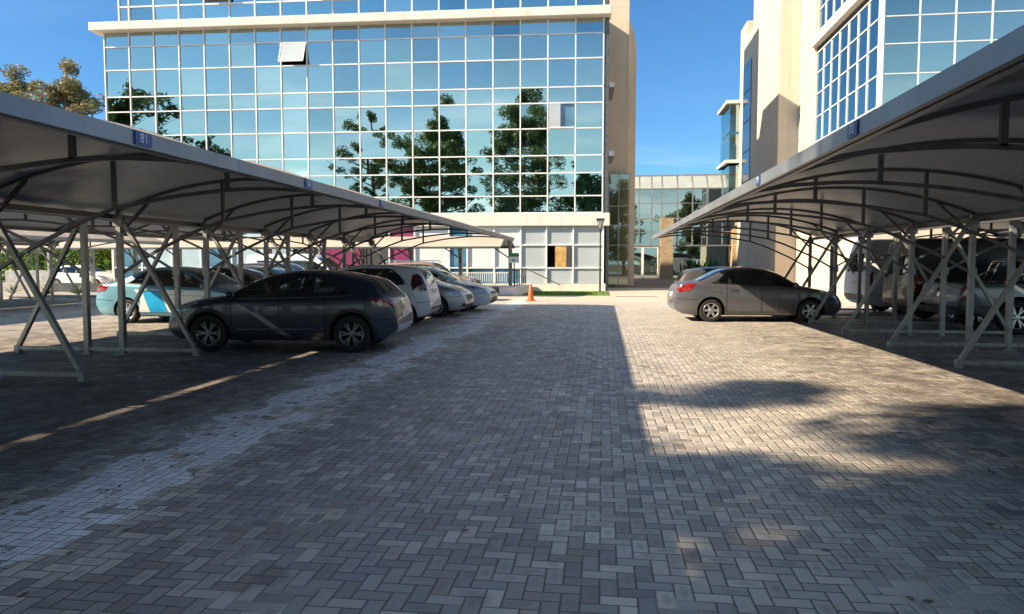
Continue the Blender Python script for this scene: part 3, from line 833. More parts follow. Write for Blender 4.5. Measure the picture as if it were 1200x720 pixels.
# ------------------------------------------------------------------ vehicles
def gsmooth(a, s):
    n = int(s*3)+1; k = np.exp(-.5*(np.arange(-n, n+1)/s)**2); k /= k.sum()
    return np.convolve(np.pad(a, n, mode='edge'), k, 'valid')
def chaikin(P_, it=2):
    P_ = np.array(P_, float)
    for _ in range(it):
        a = P_[:-1]*.75+P_[1:]*.25; c = P_[:-1]*.25+P_[1:]*.75
        Q = np.empty((2*len(a)+2, 2)); Q[0] = P_[0]; Q[-1] = P_[-1]; Q[1:-1:2] = a; Q[2:-1:2] = c
        P_ = Q
    return P_
class Car:
    def __init__(s, sp):
        s.sp = sp; L = s.L = sp['L']; s.W = sp['W']/2
        g = s.g = np.arange(0, L+.0051, .01)
        def prof(key, sm): 
            p = sp[key]; return gsmooth(np.interp(g, [q[0] for q in p], [q[1] for q in p]), sm)
        s.top = prof('top', sp.get('sm', 3.5)); s.belt = prof('belt', 5); s.bot = prof('bot', 2)
        a, e, p1 = sp.get('nose_r', .75), sp.get('nose_w', .74), 2.4
        a2, e2 = sp.get('tail_r', .55), sp.get('tail_w', .80)
        wn = np.where(g < a, 1-(1-e)*np.clip(1-g/a, 0, 1)**p1, 1.)
        wt = np.where(g > L-a2, 1-(1-e2)*np.clip(1-(L-g)/a2, 0, 1)**p1, 1.)
        s.w = s.W*np.minimum(wn, wt)
        s.tum = sp.get('tum', .38)
        s.build()
    def at(s, arr, x): return float(np.interp(x, s.g, arr))
    def wr(s, x):
        t, be, w_ = s.at(s.top, x), s.at(s.belt, x), s.at(s.w, x)
        be = min(be, t-.05); return .955*w_-s.tum*max(0, t-be-.05)
    def ring(s, x):
        t, b_, w_ = s.at(s.top, x), s.at(s.bot, x), s.at(s.w, x)
        be = min(s.at(s.belt, x), t-.05)
        if be < b_+.05: be = b_+.05; t = max(t, be+.05)
        h = be-b_; ze = max(be+.003, t-.065); wr = .955*w_-s.tum*max(0, t-be-.05)
        K = [(0, b_), (.80*w_, b_), (.93*w_, b_+.03*h), (.985*w_, b_+.22*h), (1.0*w_, b_+.52*h), (.995*w_, b_+.78*h), (.985*w_, be-.02*h-.012), (.955*w_, be),
             (wr+.018, ze-.012), (wr-.015, ze+.022), (wr-.16, t-.012), (wr*.5, t), (0, t+.006)]
        return chaikin(K, 2)
    def build(s):
        L = s.L
        xs = np.concatenate([np.array([0, .012, .03, .055, .085, .12, .16, .2, .25, .3]), np.linspace(.36, L-.36, 70), L-np.array([.3, .25, .2, .16, .12, .085, .055, .03, .012, 0])])
        rings = [s.ring(x) for x in xs]; n = len(rings[0])
        V = []; nr = 2*n-2
        for x, r_ in zip(xs, rings):
            V += [(x, p[0], p[1]) for p in r_]+[(x, -p[0], p[1]) for p in r_[-2:0:-1]]
        Fc = []
        for i in range(len(xs)-1):
            for k in range(nr):
                k2 = (k+1) % nr; Fc.append((i*nr+k, i*nr+k2, (i+1)*nr+k2, (i+1)*nr+k))
        Fc.append(tuple(range(nr-1, -1, -1))); Fc.append(tuple((len(xs)-1)*nr+k for k in range(nr)))
        s.V, s.F = V, Fc
        s.bvh = BVHTree.FromPolygons([Vector(v) for v in V], Fc)
    def body(s, parent, mats, arches, prisms=()):
        me = bpy.data.meshes.new('body'); me.from_pydata(s.V, [], s.F)
        for m_ in mats: me.materials.append(m_)
        bm_ = bmesh.new(); bm_.from_mesh(me); bmesh.ops.recalc_face_normals(bm_, faces=bm_.faces[:]); bm_.to_mesh(me); bm_.free()
        me.polygons.foreach_set('use_smooth', [True]*len(me.polygons))
        ob = bpy.data.objects.new('body', me); col.objects.link(ob)
        cb_ = MB().use(1)
        for x, z, r_ in arches:
            for sd in (-1, 1):
                T = Matrix.Translation((x, sd*(s.W-.14), z)) @ Matrix.Rotation(R(90), 4, 'X')
                o = len(cb_.v)
                cb_.lathe([(r_, -.17), (r_, .17)], 40, T)
                cb_.f += [[o+k for k in range(39, -1, -1)], [o+40+k for k in range(40)]]; cb_.mi += [1, 1]
        cme = cb_.mesh('cut', [mats[0], M['well']]); cu = bpy.data.objects.new('cut', cme); col.objects.link(cu)
        bm_ = bmesh.new(); bm_.from_mesh(cme); bmesh.ops.recalc_face_normals(bm_, faces=bm_.faces[:]); bm_.to_mesh(cme); bm_.free()
        md = ob.modifiers.new('b', 'BOOLEAN'); md.object = cu; md.operation = 'DIFFERENCE'; md.solver = 'EXACT'
        extra = []
        for k, mb in enumerate(prisms):
            pm_ = mb.mesh('cut', [mats[0], M['well']]); po = bpy.data.objects.new('cut', pm_); col.objects.link(po); extra.append(po)
            bm_ = bmesh.new(); bm_.from_mesh(pm_); bmesh.ops.recalc_face_normals(bm_, faces=bm_.faces[:]); bm_.to_mesh(pm_); bm_.free()
            md = ob.modifiers.new('p%d' % k, 'BOOLEAN'); md.object = po; md.operation = 'DIFFERENCE'; md.solver = 'EXACT'
        dg = bpy.context.evaluated_depsgraph_get(); dg.update()
        nm = bpy.data.meshes.new_from_object(ob.evaluated_get(dg))
        ob.modifiers.clear(); bpy.data.objects.remove(cu)
        for po in extra: bpy.data.objects.remove(po)
        ob.data = nm
        bm_ = bmesh.new(); bm_.from_mesh(nm)
        for e in bm_.edges:
            if len(e.link_faces) == 2 and (e.calc_face_angle(0) > R(38) or e.link_faces[0].material_index != e.link_faces[1].material_index): e.smooth = False
        bm_.to_mesh(nm); bm_.free()
        ob.parent = parent; ob.location = (-s.L/2, 0, 0)
        s.ob = ob
        return ob
    def decal(s, name, pts, d, mat_, off=.004, cell=.045, parent=None, thick=True, smooth=True):
        """pts: approximate 3d points; projected along d on to the body, lifted by off"""
        d = Vector(d).normalized(); z = Vector((0, 0, 1)) if abs(d.z) < .9 else Vector((1, 0, 0))
        t = d.cross(z).normalized(); u = t.cross(d).normalized()
        bm_ = bmesh.new()
        P3 = [Vector(p) for p in pts]
        pl_ = [(p.dot(t), p.dot(u)) for p in P3]
        try: f = bm_.faces.new([bm_.verts.new((a, b_, 0)) for a, b_ in pl_])
        except ValueError: bm_.free(); return None
        for ax in (0, 1):
            lo, hi = min(p[ax] for p in pl_), max(p[ax] for p in pl_)
            n = int((hi-lo)/cell)
            for k in range(1, n+1):
                c = [0, 0, 0]; c[ax] = lo+(hi-lo)*k/(n+1); no = [0, 0, 0]; no[ax] = 1
                bmesh.ops.bisect_plane(bm_, geom=bm_.verts[:]+bm_.edges[:]+bm_.faces[:], dist=1e-5, plane_co=c, plane_no=no)
        bmesh.ops.triangulate(bm_, faces=[f for f in bm_.faces if len(f.verts) > 4])
        bad = []
        for v in bm_.verts:
            o = t*v.co.x+u*v.co.y
            base = o-d*20
            hit = s.bvh.ray_cast(base, d)
            if hit[0] is None: bad.append(v); continue
            nrm = hit[1]
            if nrm.dot(d) > 0: nrm = -nrm
            v.co = hit[0]+nrm*off
        if bad: bmesh.ops.delete(bm_, geom=bad, context='VERTS')
        if not bm_.faces: bm_.free(); return None
        for f in bm_.faces:
            f.normal_update()
            if f.normal.dot(d) > 0: f.normal_flip()
            f.smooth = smooth
        me = bpy.data.meshes.new(name); bm_.to_mesh(me); bm_.free(); me.materials.append(mat_)
        if parent is not None and parent is s.ob: return link(name, me, parent)
        return link(name, me, parent, (-s.L/2, 0, 0))

def wheel_meshes(r, wd, spokes, rimmat, style='double'):
    b = MB(); ri = r*.66
    T = Matrix.Rotation(R(90), 4, 'X')
    b.lathe([(ri, -wd/2+.012), (ri+.02, -wd/2), (r-.045, -wd/2-.004), (r-.012, -wd/2+.02), (r, -wd/2+.05), (r, wd/2-.05), (r-.012, wd/2-.02), (r-.045, wd/2+.004), (ri+.02, wd/2), (ri, wd/2-.012)], 40, T)
    tyre = b.mesh('tyre', M['tyre'], True)
    b = MB().use(1)
    b.lathe([(ri-.015, wd/2-.02), (ri-.03, -wd/2+.03)], 40, T)
    b.lathe([(ri-.02, .0), (.0, .0)], 40, T)
    b.use(0)
    for sd in (1, -1):
        b.lathe([(ri+.004, sd*(wd/2-.012)), (ri-.005, sd*(wd/2-.002)), (ri-.022, sd*(wd/2-.012)), (ri-.024, sd*(wd/2-.06))], 40, T)
        yo = -sd*(wd/2-.035)
        for k in range(spokes):
            a0 = 2*PI*k/spokes
            offs = (-.085, .085) if style == 'double' else (0.,)
            for of in offs:
                a1 = a0+of*1.9; a2 = a0+of*.5
                p = Vector((math.cos(a2)*.05, yo, math.sin(a2)*.05)); q = Vector((math.cos(a1)*(ri-.015), yo-.0*sd, math.sin(a1)*(ri-.015)))
                b.beam(p, q, .03 if style == 'double' else .062, .026, (0, 1, 0))
        b.lathe([(.0, sd*(wd/2-.012)), (.045, sd*(wd/2-.014)), (.06, sd*(wd/2-.03)), (.06, sd*(wd/2-.06))], 20, T)
    rim = b.mesh('rim', [rimmat, M['well']], False)
    return tyre, rim

def make_car(name, label, cat, sp, loc, rotz, pm, group='parked cars'):
    c = Car(sp); L = c.L; W = c.W
    root = empty(name, label, cat, loc, rotz, group)
    wr_ = sp['r']; xf, xr = sp['axles']
    wa, wc, wk = sp['dlo'][:3]     # front base x, rear end x, x where the upper edge starts to fall to the rear end
    up = lambda x: c.at(c.top, x)-sp.get('rail', .095)
    lo = lambda x: c.at(c.belt, x)+.02
    xsq = np.linspace(wa, wc, 70); pt = []; pb = []
    for x in xsq:
        zt = up(x); zl = lo(x)
        if x > wk: zt = zl+.02+(zt-zl-.02)*max(0, 1-((x-wk)/(wc-wk))**sp.get('kp', 1.6))
        if zt-zl > .015: pt.append((x, zt)); pb.append((x, zl))
    pr = []
    q = [p for p in pb[3:-3:3]]+[p for p in pt[3:-3:3]][::-1]
    q = [(x, z+(.012 if i < len(q)//2 else -.012)) for i, (x, z) in enumerate(q)]
    pr.append(MB().use(1).prism_y(q, -W, W))
    def topcut(x0, x1):
        P_ = [(x, c.wr(x)-.085) for x in np.linspace(x0+.05, x1-.03, 7)]
        return MB().use(1).prism([(x, y) for x, y in P_]+[(x, -y) for x, y in P_[::-1]], lo((x0+x1)/2)+.03, 3.)
    pr.append(topcut(*sp['screen']))
    rg = sp.get('rear')
    if rg and rg[0] == 'top': pr.append(topcut(rg[1], rg[2]))
    elif rg:
        z0, z1, y0, y1 = rg[1:]; b = MB().use(1); xa = wc-.35
        vs_ = [(x, y, z) for x in (xa, L+.2) for y, z in ((-y0+.03, z0+.03), (y0-.03, z0+.03), (y1-.03, z1-.03), (-y1+.03, z1-.03))]
        b.add(vs_, [(0, 1, 2, 3), (7, 6, 5, 4), (0, 4, 5, 1), (1, 5, 6, 2), (2, 6, 7, 3), (3, 7, 4, 0)]); pr.append(b)
    body = c.body(root, [pm, M['well']], [(xf, wr_, wr_+sp.get('gapr', .055)), (xr, wr_, wr_+sp.get('gapr', .055))], pr)
    # seats seen through the glass
    for xs_ in ((wa+.95, .36), (wa+.95, -.36), (min(wa+1.85, wc-.35), .36), (min(wa+1.85, wc-.35), -.36)):
        x, y = xs_; zb = lo(x)-.02; zt = up(x)-.03
        b = MB(); b.prism_y([(x-.06, zb), (x+.10, zb), (x+.15, min(zb+.16, zt-.12)), (x+.03, min(zb+.16, zt-.12))], y-.22, y+.22)
        b.prism_y([(x+.05, min(zb+.17, zt-.11)), (x+.15, min(zb+.17, zt-.11)), (x+.18, zt-.02), (x+.08, zt-.02)], y-.13, y+.13)
        b.build('seat', M['seat'], root, bev=.02, loc=(-L/2, 0, 0))
    D = lambda nm, pts, d, m_, off=.004, par=None, **k: c.decal(nm, pts, d, m_, off, parent=par or root, **k)
    # --- side glazing
    def side(nm, pts2, m_, off, par=None, both=True, cell=.05):
        out = []
        for sd in (-1, 1):
            out.append(D(nm, [(x, sd*W, z) for x, z in pts2], (0, -sd, 0), m_, off, par, cell=cell))
        return out
    if True:
        side('window_surround', pb+[(x, z+.022) for x, z in pb][::-1], M['trim'], .0065)
        k_ = [i for i in range(len(pt)) if pt[i][1]-pb[i][1] > .03]
        side('window_surround', [(pt[i][0], pt[i][1]-.024) for i in k_]+[pt[i] for i in k_][::-1], M['trim'], .0065)
        for xb_ in sp['pillars']:
            zt_ = float(np.interp(xb_, [p[0] for p in pt], [p[1] for p in pt]))
            side('door_pillar', [(xb_-.045, lo(xb_)), (xb_+.045, lo(xb_)), (xb_+.04, zt_), (xb_-.04, zt_)], M['trim'], .006)
        def clip(x0, x1, ins=.022):
            T_ = [(x, z-ins) for x, z in pt if x0 <= x <= x1]; B_ = [(x, z+ins*.5) for x, z in pb if x0 <= x <= x1]
            k = [i for i in range(len(T_)) if T_[i][1]-B_[i][1] > .02]
            return [B_[i] for i in k]+[T_[i] for i in k][::-1]
        xb = sp['pillars']; cuts = [wa+.06]+list(xb)+[wc-.03]
        for a, e in zip(cuts[:-1], cuts[1:]):
            q = clip(a+.03, e-.03)
            if len(q) > 4: side('side_window', q, M['carglass'], .0045)
        if sp.get('chromeline'):
            q = [(x, z-.008) for x, z in pb]+[(x, z+.010) for x, z in pb][::-1]
            side('window_trim', q, M['chrome'], .006)
    # --- windscreen, rear screen
    x0, x1 = sp['screen']
    pts = [(x, c.wr(x)-.06) for x in np.linspace(x0, x1, 8)]
    D('windscreen', [(x, y, 0) for x, y in pts]+[(x, -y, 0) for x, y in pts[::-1]], (0, 0, -1), M['carglass'], .004, cell=.08)
    if rg and rg[0] == 'top':
        pts = [(x, c.wr(x)-.06) for x in np.linspace(rg[1], rg[2], 8)]
        D('rear_window', [(x, y, 0) for x, y in pts]+[(x, -y, 0) for x, y in pts[::-1]], (0, 0, -1), M['carglass'], .004, cell=.08)
    elif rg:
        z0, z1, y0, y1 = rg[1:]
        D('rear_window', [(L, -y0, z0), (L, y0, z0), (L, y1, z1), (L, -y1, z1)], (-1, 0, 0), M['carglass'], .004)
    # --- seams
    bt = lambda x: c.at(c.bot, x)
    for x in sp.get('seams', []):
        side('door_seam', [(x-.007, bt(x)+.10), (x+.007, bt(x)+.10), (x+.007, lo(x)), (x-.007, lo(x))], M['gap'], .0025, body)
    side('bumper_seam', [(xr+wr_+.06, .585), (L-.03, .615), (L-.03, .627), (xr+wr_+.06, .597)], M['gap'], .0025, body, cell=.1)
    side('bumper_seam', [(.12, .60), (xf-wr_-.06, .585), (xf-wr_-.06, .597), (.12, .612)], M['gap'], .0025, body, cell=.1)
    hx = np.linspace(.45, sp['screen'][0]-.08, 12)
    side('bonnet_seam', [(x, c.at(c.belt, x)-.055) for x in hx]+[(x, c.at(c.belt, x)-.043) for x in hx[::-1]], M['gap'], .0025, body, cell=.1)
    side('fuel_flap', [(xr+.05, lo(xr)-.22), (xr+.19, lo(xr)-.22), (xr+.19, lo(xr)-.10), (xr+.05, lo(xr)-.10)], pm, .0045, body)
    sh = [(x, c.at(c.belt, x)-.19) for x in np.linspace(wa, xr+.1, 14)]
    side('sill_line', [(x, z-.006) for x, z in sh]+[(x, z+.006) for x, z in sh[::-1]], pm, .007, body, cell=.1)
    for x in sp.get('handles', []):
        z = c.at(c.belt, x)-.11
        for sd in (-1, 1):
            h = MB(); h.box(-.10, .10, -.018, .018, -.014, .014)
            h.build('door_handle', sp.get('handlemat') or pm, root, bev=.01, loc=(x-L/2, sd*(c.at(c.w, x)*.985+.012), z))
    side('sill', [(xf+wr_+.1, bt(xf)+.03), (xr-wr_-.1, bt(xf)+.03), (xr-wr_-.1, bt(xf)+.11), (xf+wr_+.1, bt(xf)+.11)], M['trim'], .003, body, cell=.08)
    for k in sp.get('mould', []):
        side('side_moulding', [(k[0], k[2]-.012), (k[1], k[2]+.0), (k[1], k[2]+.022), (k[0], k[2]+.010)], M['chrome'] if k[3] else M['trim'], .005, body, cell=.1)
    # --- lamps
    for nm, key, m_ in (('headlamp', 'head', M['lampglass']), ('tail_lamp', 'taill', sp.get('tailmat') or M['tail'])):
        if key in sp:
            for sd in (-1, 1):
                pts = [(x, sd*(y if y is not None else c.at(c.w, x)), z) for x, y, z in sp[key]]
                dx = .8 if key == 'head' else -.8
                o = D(nm, pts, (dx, -sd*.75, 0), m_, .006, cell=.035)
    for nm, pts, mt in sp.get('front', []):
        D(nm, [(0, y, z) for y, z in pts], (1, 0, 0), M[mt], .005)
    for nm, pts, mt in sp.get('back', []):
        D(nm, [(L, y, z) for y, z in pts], (-1, 0, 0), M[mt], .005)
    # --- wheels
    ty, ri = sp.get('wmesh') or wheel_meshes(wr_, sp.get('wd', .205), sp.get('spokes', 5), sp.get('rim') or M['alloy'], sp.get('style', 'double'))
    for x in (xf, xr):
        for sd in (-1, 1):
            wl = link('wheel', None, root, (x-L/2, sd*(W-.125), wr_))
            link('tyre', ty, wl); link('rim', ri, wl)
    # --- mirrors
    mx = sp.get('mirror', wa+.1)
    for sd in (-1, 1):
        b = MB(); bm_ = bmesh.new(); bmesh.ops.create_uvsphere(bm_, u_segments=14, v_segments=9, radius=1)
        for v in bm_.verts: v.co = Vector((v.co.x*.075*(1.2 if v.co.x < 0 else .5), v.co.y*.11, v.co.z*.07))
        me = bpy.data.meshes.new('mirror'); bm_.to_mesh(me); bm_.free(); me.polygons.foreach_set('use_smooth', [True]*len(me.polygons)); me.materials.append(sp.get('mirmat') or pm)
        z = c.at(c.belt, mx)+.09
        m_o = link('wing_mirror', me, root, (mx-L/2, sd*(W*.955+.10), z))
        st = MB(); st.beam((mx-L/2+.01, sd*(W*.93), z-.05), (mx-L/2, sd*(W*.955+.05), z-.03), .05, .035)
        st.build('mirror_arm', M['trim'], root)
    return root, c, D, side

BOT = lambda L, h=.19: [(0, h+.20), (.05, h+.10), (.22, h+.02), (.5, h), (L-.5, h), (L-.2, h+.04), (L-.05, h+.14), (L, h+.24)]
# slate crossover -------------------------------------------------
spA = dict(L=4.30, W=1.82, r=.345, axles=(.86, 3.50), gapr=.05, spokes=6, rim=M['darkalloy'],
    top=[(0, .52), (.03, .66), (.10, .76), (.28, .88), (.65, .975), (1.05, 1.03), (1.2, 1.06), (1.62, 1.29), (1.98, 1.42), (2.4, 1.485), (2.75, 1.485), (3.2, 1.445), (3.66, 1.36), (3.84, 1.305), (4.06, 1.10), (4.17, 1.02), (4.25, .92), (4.28, .80), (4.30, .56)],
    belt=[(0, .6), (.3, .82), (1., .95), (2., .965), (3., .99), (3.6, 1.02), (4.3, 1.02)], bot=BOT(4.30, .20), dlo=(1.22, 3.56, 2.75), kp=1.5, pillars=(2.14, 2.78), screen=(1.2, 1.95), rear=('top', 3.78, 4.07),
    seams=(1.30, 2.18, 3.02), handles=(2.02, 2.88), chromeline=True, mould=[(1.4, 3.0, .42, True)],
    head=[(.06, None, .70), (.10, None, .78), (.55, None, .90), (.62, None, .88), (.40, None, .74), (.1, None, .66)],
    taill=[(3.86, None, .98), (4.10, None, 1.00), (4.22, None, .96), (4.27, None, .90), (4.24, None, .84), (4.05, None, .84), (3.92, None, .88)],
    back=[('number_plate', [(-.26, .62), (.26, .62), (.26, .74), (-.26, .74)], 'plate'), ('bumper_guard', [(-.62, .36), (.62, .36), (.66, .48), (-.66, .48)], 'chrome'), ('emblem', [(-.07, .85), (.07, .85), (.05, .95), (-.05, .95)], 'chrome')],
    front=[('grille', [(-.5, .44), (.5, .44), (.55, .6), (-.55, .6)], 'trim')], tum=.40, nose_w=.72, tail_w=.78, tail_r=.6)
car, c, D, side = make_car('crossover_car', 'dark slate crossover hatchback nearest the camera, nose in under the left carport', 'car', spA, (-5.68, 12.50, 0), R(4.0), P['slate'])
car.scale = (.965, .965, .965)
for x in spA['axles']:
    for sd in (-1, 1):
        pts = [(x+math.cos(t)*.455, sd*.91, .345+math.sin(t)*.455) for t in np.linspace(R(-12), R(192), 26)]+[(x+math.cos(t)*.398, sd*.91, .345+math.sin(t)*.398) for t in np.linspace(R(192), R(-12), 26)]
        D('arch_trim', pts, (0, -sd, 0), M['trim'], .006, c.ob, cell=.06)
# white hatchback, tail out ----------------------------------------
spB = dict(L=3.94, W=1.73, r=.30, axles=(.80, 3.27), spokes=7, style='single',
    top=[(0, .55), (.04, .68), (.15, .78), (.5, .92), (.9, 1.02), (1.05, 1.08), (1.5, 1.36), (1.85, 1.48), (2.3, 1.525), (2.9, 1.52), (3.4, 1.475), (3.62, 1.42), (3.74, 1.28), (3.84, 1.02), (3.90, .85), (3.94, .6)],
    belt=[(0, .6), (.3, .82), (1., .93), (2., .95), (3., .985), (3.5, 1.04), (3.94, 1.05)], bot=BOT(3.94), dlo=(1.1, 3.38, 2.95), pillars=(1.95, 2.85), screen=(1.05, 1.8), rear=('rear', 1.04, 1.36, .55, .48),
    seams=(1.15, 2.0, 2.75), handles=(1.85, 2.65),
    head=[(.12, None, .72), (.2, None, .82), (.6, None, .92), (.45, None, .74)], tailmat=M['taildark'],
    taill=[(3.52, None, 1.06), (3.60, None, 1.26), (3.70, None, 1.30), (3.80, None, 1.22), (3.88, None, 1.00), (3.86, None, .88), (3.66, None, .86), (3.52, None, .92)],
    back=[('number_plate', [(-.26, .80), (.26, .80), (.26, .92), (-.26, .92)], 'plate'), ('bumper_vent', [(-.6, .40), (.6, .40), (.6, .47), (-.6, .47)], 'trim'), ('emblem', [(-.05, .97), (.05, .97), (.04, 1.02), (-.04, 1.02)], 'chrome')],
    tum=.33, tail_r=.7, tail_w=.76)
make_car('hatchback_car', 'white hatchback parked tail out behind the slate crossover', 'car', spB, (-6.2, 17.55, 0), R(2), P['white'])
# silver hatchback, nose out ---------------------------------------
spC = dict(L=3.97, W=1.74, r=.305, axles=(.80, 3.34), spokes=8, style='single',
    top=[(0, .52), (.04, .66), (.12, .74), (.45, .88), (.95, 1.0), (1.1, 1.05), (1.6, 1.33), (1.9, 1.42), (2.4, 1.46), (3.0, 1.44), (3.5, 1.37), (3.66, 1.3), (3.82, 1.05), (3.91, .9), (3.97, .6)],
    belt=[(0, .6), (.3, .8), (1., .91), (2., .93), (3., .97), (3.97, 1.02)], bot=BOT(3.97, .17), dlo=(1.15, 3.45, 2.95), pillars=(2.05, 2.9), screen=(1.1, 1.85), rear=('rear', 1.02, 1.3, .55, .48),
    seams=(1.15, 2.05, 2.85), handles=(1.9, 2.72),
    head=[(.10, None, .66), (.14, None, .74), (.50, None, .86), (.66, None, .86), (.5, None, .76), (.25, None, .66)],
    taill=[(3.7, None, .98), (3.9, None, .98), (3.93, None, .8), (3.7, None, .8)],
    front=[('grille', [(-.36, .50), (.36, .50), (.42, .64), (-.42, .64)], 'trim'), ('lower_grille', [(-.55, .28), (.55, .28), (.5, .38), (-.5, .38)], 'trim'), ('fog_lamp_bezel', [(-.66, .32), (-.54, .30), (-.5, .45), (-.62, .44)], 'trim'), ('fog_lamp_bezel', [(.66, .32), (.54, .30), (.5, .45), (.62, .44)], 'trim'),
           ('emblem', [(-.05, .67), (.05, .67), (.05, .76), (-.05, .76)], 'chrome'), ('number_plate', [(-.25, .40), (.25, .40), (.25, .49), (-.25, .49)], 'plate')], tum=.36, nose_w=.70, nose_r=.85)
make_car('hatchback_car', 'silver hatchback parked nose out between two white cars', 'car', spC, (-5.92, 20.75, 0), R(180-2), P['silver'])
# white sedan, nose out --------------------------------------------
def sedan_spec(L=4.62, H=1.46, W=1.78, r=.315, **k):
    f = L/4.62; h = H/1.46
    sc = lambda P_: [(x*f, z*h) for x, z in P_]
    sp = dict(L=L, W=W, r=r, axles=(.92*f, 3.60*f), spokes=5, style='single',
      top=sc([(0, .52), (.04, .64), (.14, .73), (.5, .85), (1.05, .95), (1.22, 1.0), (1.75, 1.30), (2.1, 1.41), (2.5, 1.46), (2.95, 1.445), (3.3, 1.37), (3.7, 1.19), (3.98, 1.075), (4.3, 1.05), (4.48, 1.01), (4.57, .88), (4.62, .58)]),
      belt=sc([(0, .58), (.3, .77), (1., .88), (2., .92), (3., .965), (3.8, 1.0), (4.62, .99)]), bot=BOT(L, .17), dlo=(1.27*f, 3.62*f, 3.12*f), kp=1.5, pillars=(2.2*f, 3.12*f), screen=(1.22*f, 2.05*f), rear=('top', 3.2*f, 3.95*f),
      seams=(1.25*f, 2.25*f, 3.2*f), handles=(2.08*f, 3.02*f),
      head=sc3([(.08, None, .66), (.12, None, .73), (.55, None, .84), (.68, None, .83), (.5, None, .72), (.2, None, .64)], f, h),
      taill=sc3([(4.08, None, 1.0), (4.30, None, 1.0), (4.52, None, .95), (4.57, None, .86), (4.5, None, .78), (4.2, None, .83)], f, h),
      front=[('grille', [(-.4, .54), (.4, .54), (.45, .64), (-.45, .64)], 'trim'), ('lower_grille', [(-.6, .28), (.6, .28), (.45, .46), (-.45, .46)], 'trim'), ('emblem', [(-.06, .66), (.06, .66), (.05, .73), (-.05, .73)], 'chrome'), ('number_plate', [(-.25, .47), (.25, .47), (.25, .57), (-.25, .57)], 'plate')],
      back=[('number_plate', [(-.26, .66), (.26, .66), (.26, .78), (-.26, .78)], 'plate')], tum=.40, nose_w=.70, nose_r=.85, tail_r=.6, tail_w=.78)
    sp.update(k); return sp
def sc3(P_, f, h): return [(x*f, y, z*h) for x, y, z in P_]
make_car('sedan_car', 'white sedan parked nose out, last car under the left carport', 'car', sedan_spec(), (-5.90, 23.25, 0), R(180-2), P['white'])
# bronze estate-like off-roader -----------------------------------
def suv_spec(L=4.5, H=1.68, W=1.80, r=.35, **k):
    f = L/4.5; h = H/1.68
    sc = lambda P_: [(x*f, z*h) for x, z in P_]
    sp = dict(L=L, W=W, r=r, axles=(.88*f, 3.45*f), spokes=5, style='single',
      top=sc([(0, .62), (.03, .84), (.1, .97), (.5, 1.05), (1.15, 1.10), (1.28, 1.14), (1.72, 1.52), (1.95, 1.64), (2.4, 1.68), (3.4, 1.67), (4.1, 1.63), (4.28, 1.55), (4.38, 1.2), (4.46, .95), (4.5, .65)]),
      belt=sc([(0, .7), (.2, .93), (1., 1.02), (2., 1.04), (3., 1.06), (4.5, 1.08)]), bot=BOT(L, .24), dlo=(1.35*f, 4.15*f, 4.0*f), pillars=(2.2*f, 3.15*f), screen=(1.28*f, 1.9*f), rear=('rear', 1.1*h, 1.5*h, .6, .55),
      seams=(1.3*f, 2.25*f, 3.15*f), handles=(2.1*f, 3.0*f),
      head=sc3([(.03, None, .78), (.06, None, .93), (.35, None, .97), (.35, None, .8)], f, h), taill=sc3([(4.25, None, 1.12), (4.4, None, 1.12), (4.46, None, .85), (4.25, None, .85)], f, h),
      front=[('grille', [(-.45, .68), (.45, .68), (.45, .86), (-.45, .86)], 'trim'), ('number_plate', [(-.25, .45), (.25, .45), (.25, .56), (-.25, .56)], 'plate')],
      back=[('number_plate', [(-.26, .66), (.26, .66), (.26, .78), (-.26, .78)], 'plate')], tum=.22, nose_w=.86, nose_r=.5, tail_w=.88)
    sp.update(k); return sp
car, c, D, side = make_car('estate_car', 'dusty bronze off road estate with roof rails behind the white sedan', 'car', suv_spec(4.35, 1.62), (-7.35, 29.3, 0), R(180), P['bronze'])
for sd in (-1, 1):
    b = MB(); b.tube([(-.4, sd*.62, 1.58), (-.3, sd*.62, 1.67), (1.6, sd*.62, 1.66), (1.75, sd*.62, 1.56)], .018, 8)
    b.build('roof_rail', M['chrome'], car, True)
# patrol sedan -----------------------------------------------------
sp = sedan_spec(4.5, 1.47, 1.76, .315, spokes=9, rim=M['alloy'])
car, c, D, side = make_car('patrol_sedan', 'pale teal sedan with white doors and cyan stripe beyond the left posts', 'car', sp, (-11.0, 17.75, 0), R(180), P['teal'])
for sd in (-1, 1):
    D('door_panel', [(1.28, sd*.88, .30), (3.16, sd*.88, .30), (3.10, sd*.88, .60), (3.26, sd*.88, .88), (1.28, sd*.88, .86)], (0, -sd, 0), P['white'], .003)
    D('stripe', [(2.35, sd*.88, .30), (2.85, sd*.88, .30), (3.05, sd*.88, .86), (2.55, sd*.88, .86)], (0, -sd, 0), mat('cyan_stripe', (.0, .38, .75), .4), .006)
# dark cars beyond
make_car('sedan_car', 'black sedan beyond the patrol sedan in the next bays', 'car', sedan_spec(4.4, 1.45, 1.76), (-11.1, 20.4, 0), R(180), P['black'])
make_car('hatchback_car', 'white hatchback second beyond the patrol sedan, beside a black one', 'car', dict(spC), (-11.3, 22.95, 0), R(180), P['white'])
make_car('estate_car', 'black estate parked in the open beyond the end of the left carport', 'car', suv_spec(4.3, 1.58), (-12.9, 27.3, 0), R(180), P['black'])
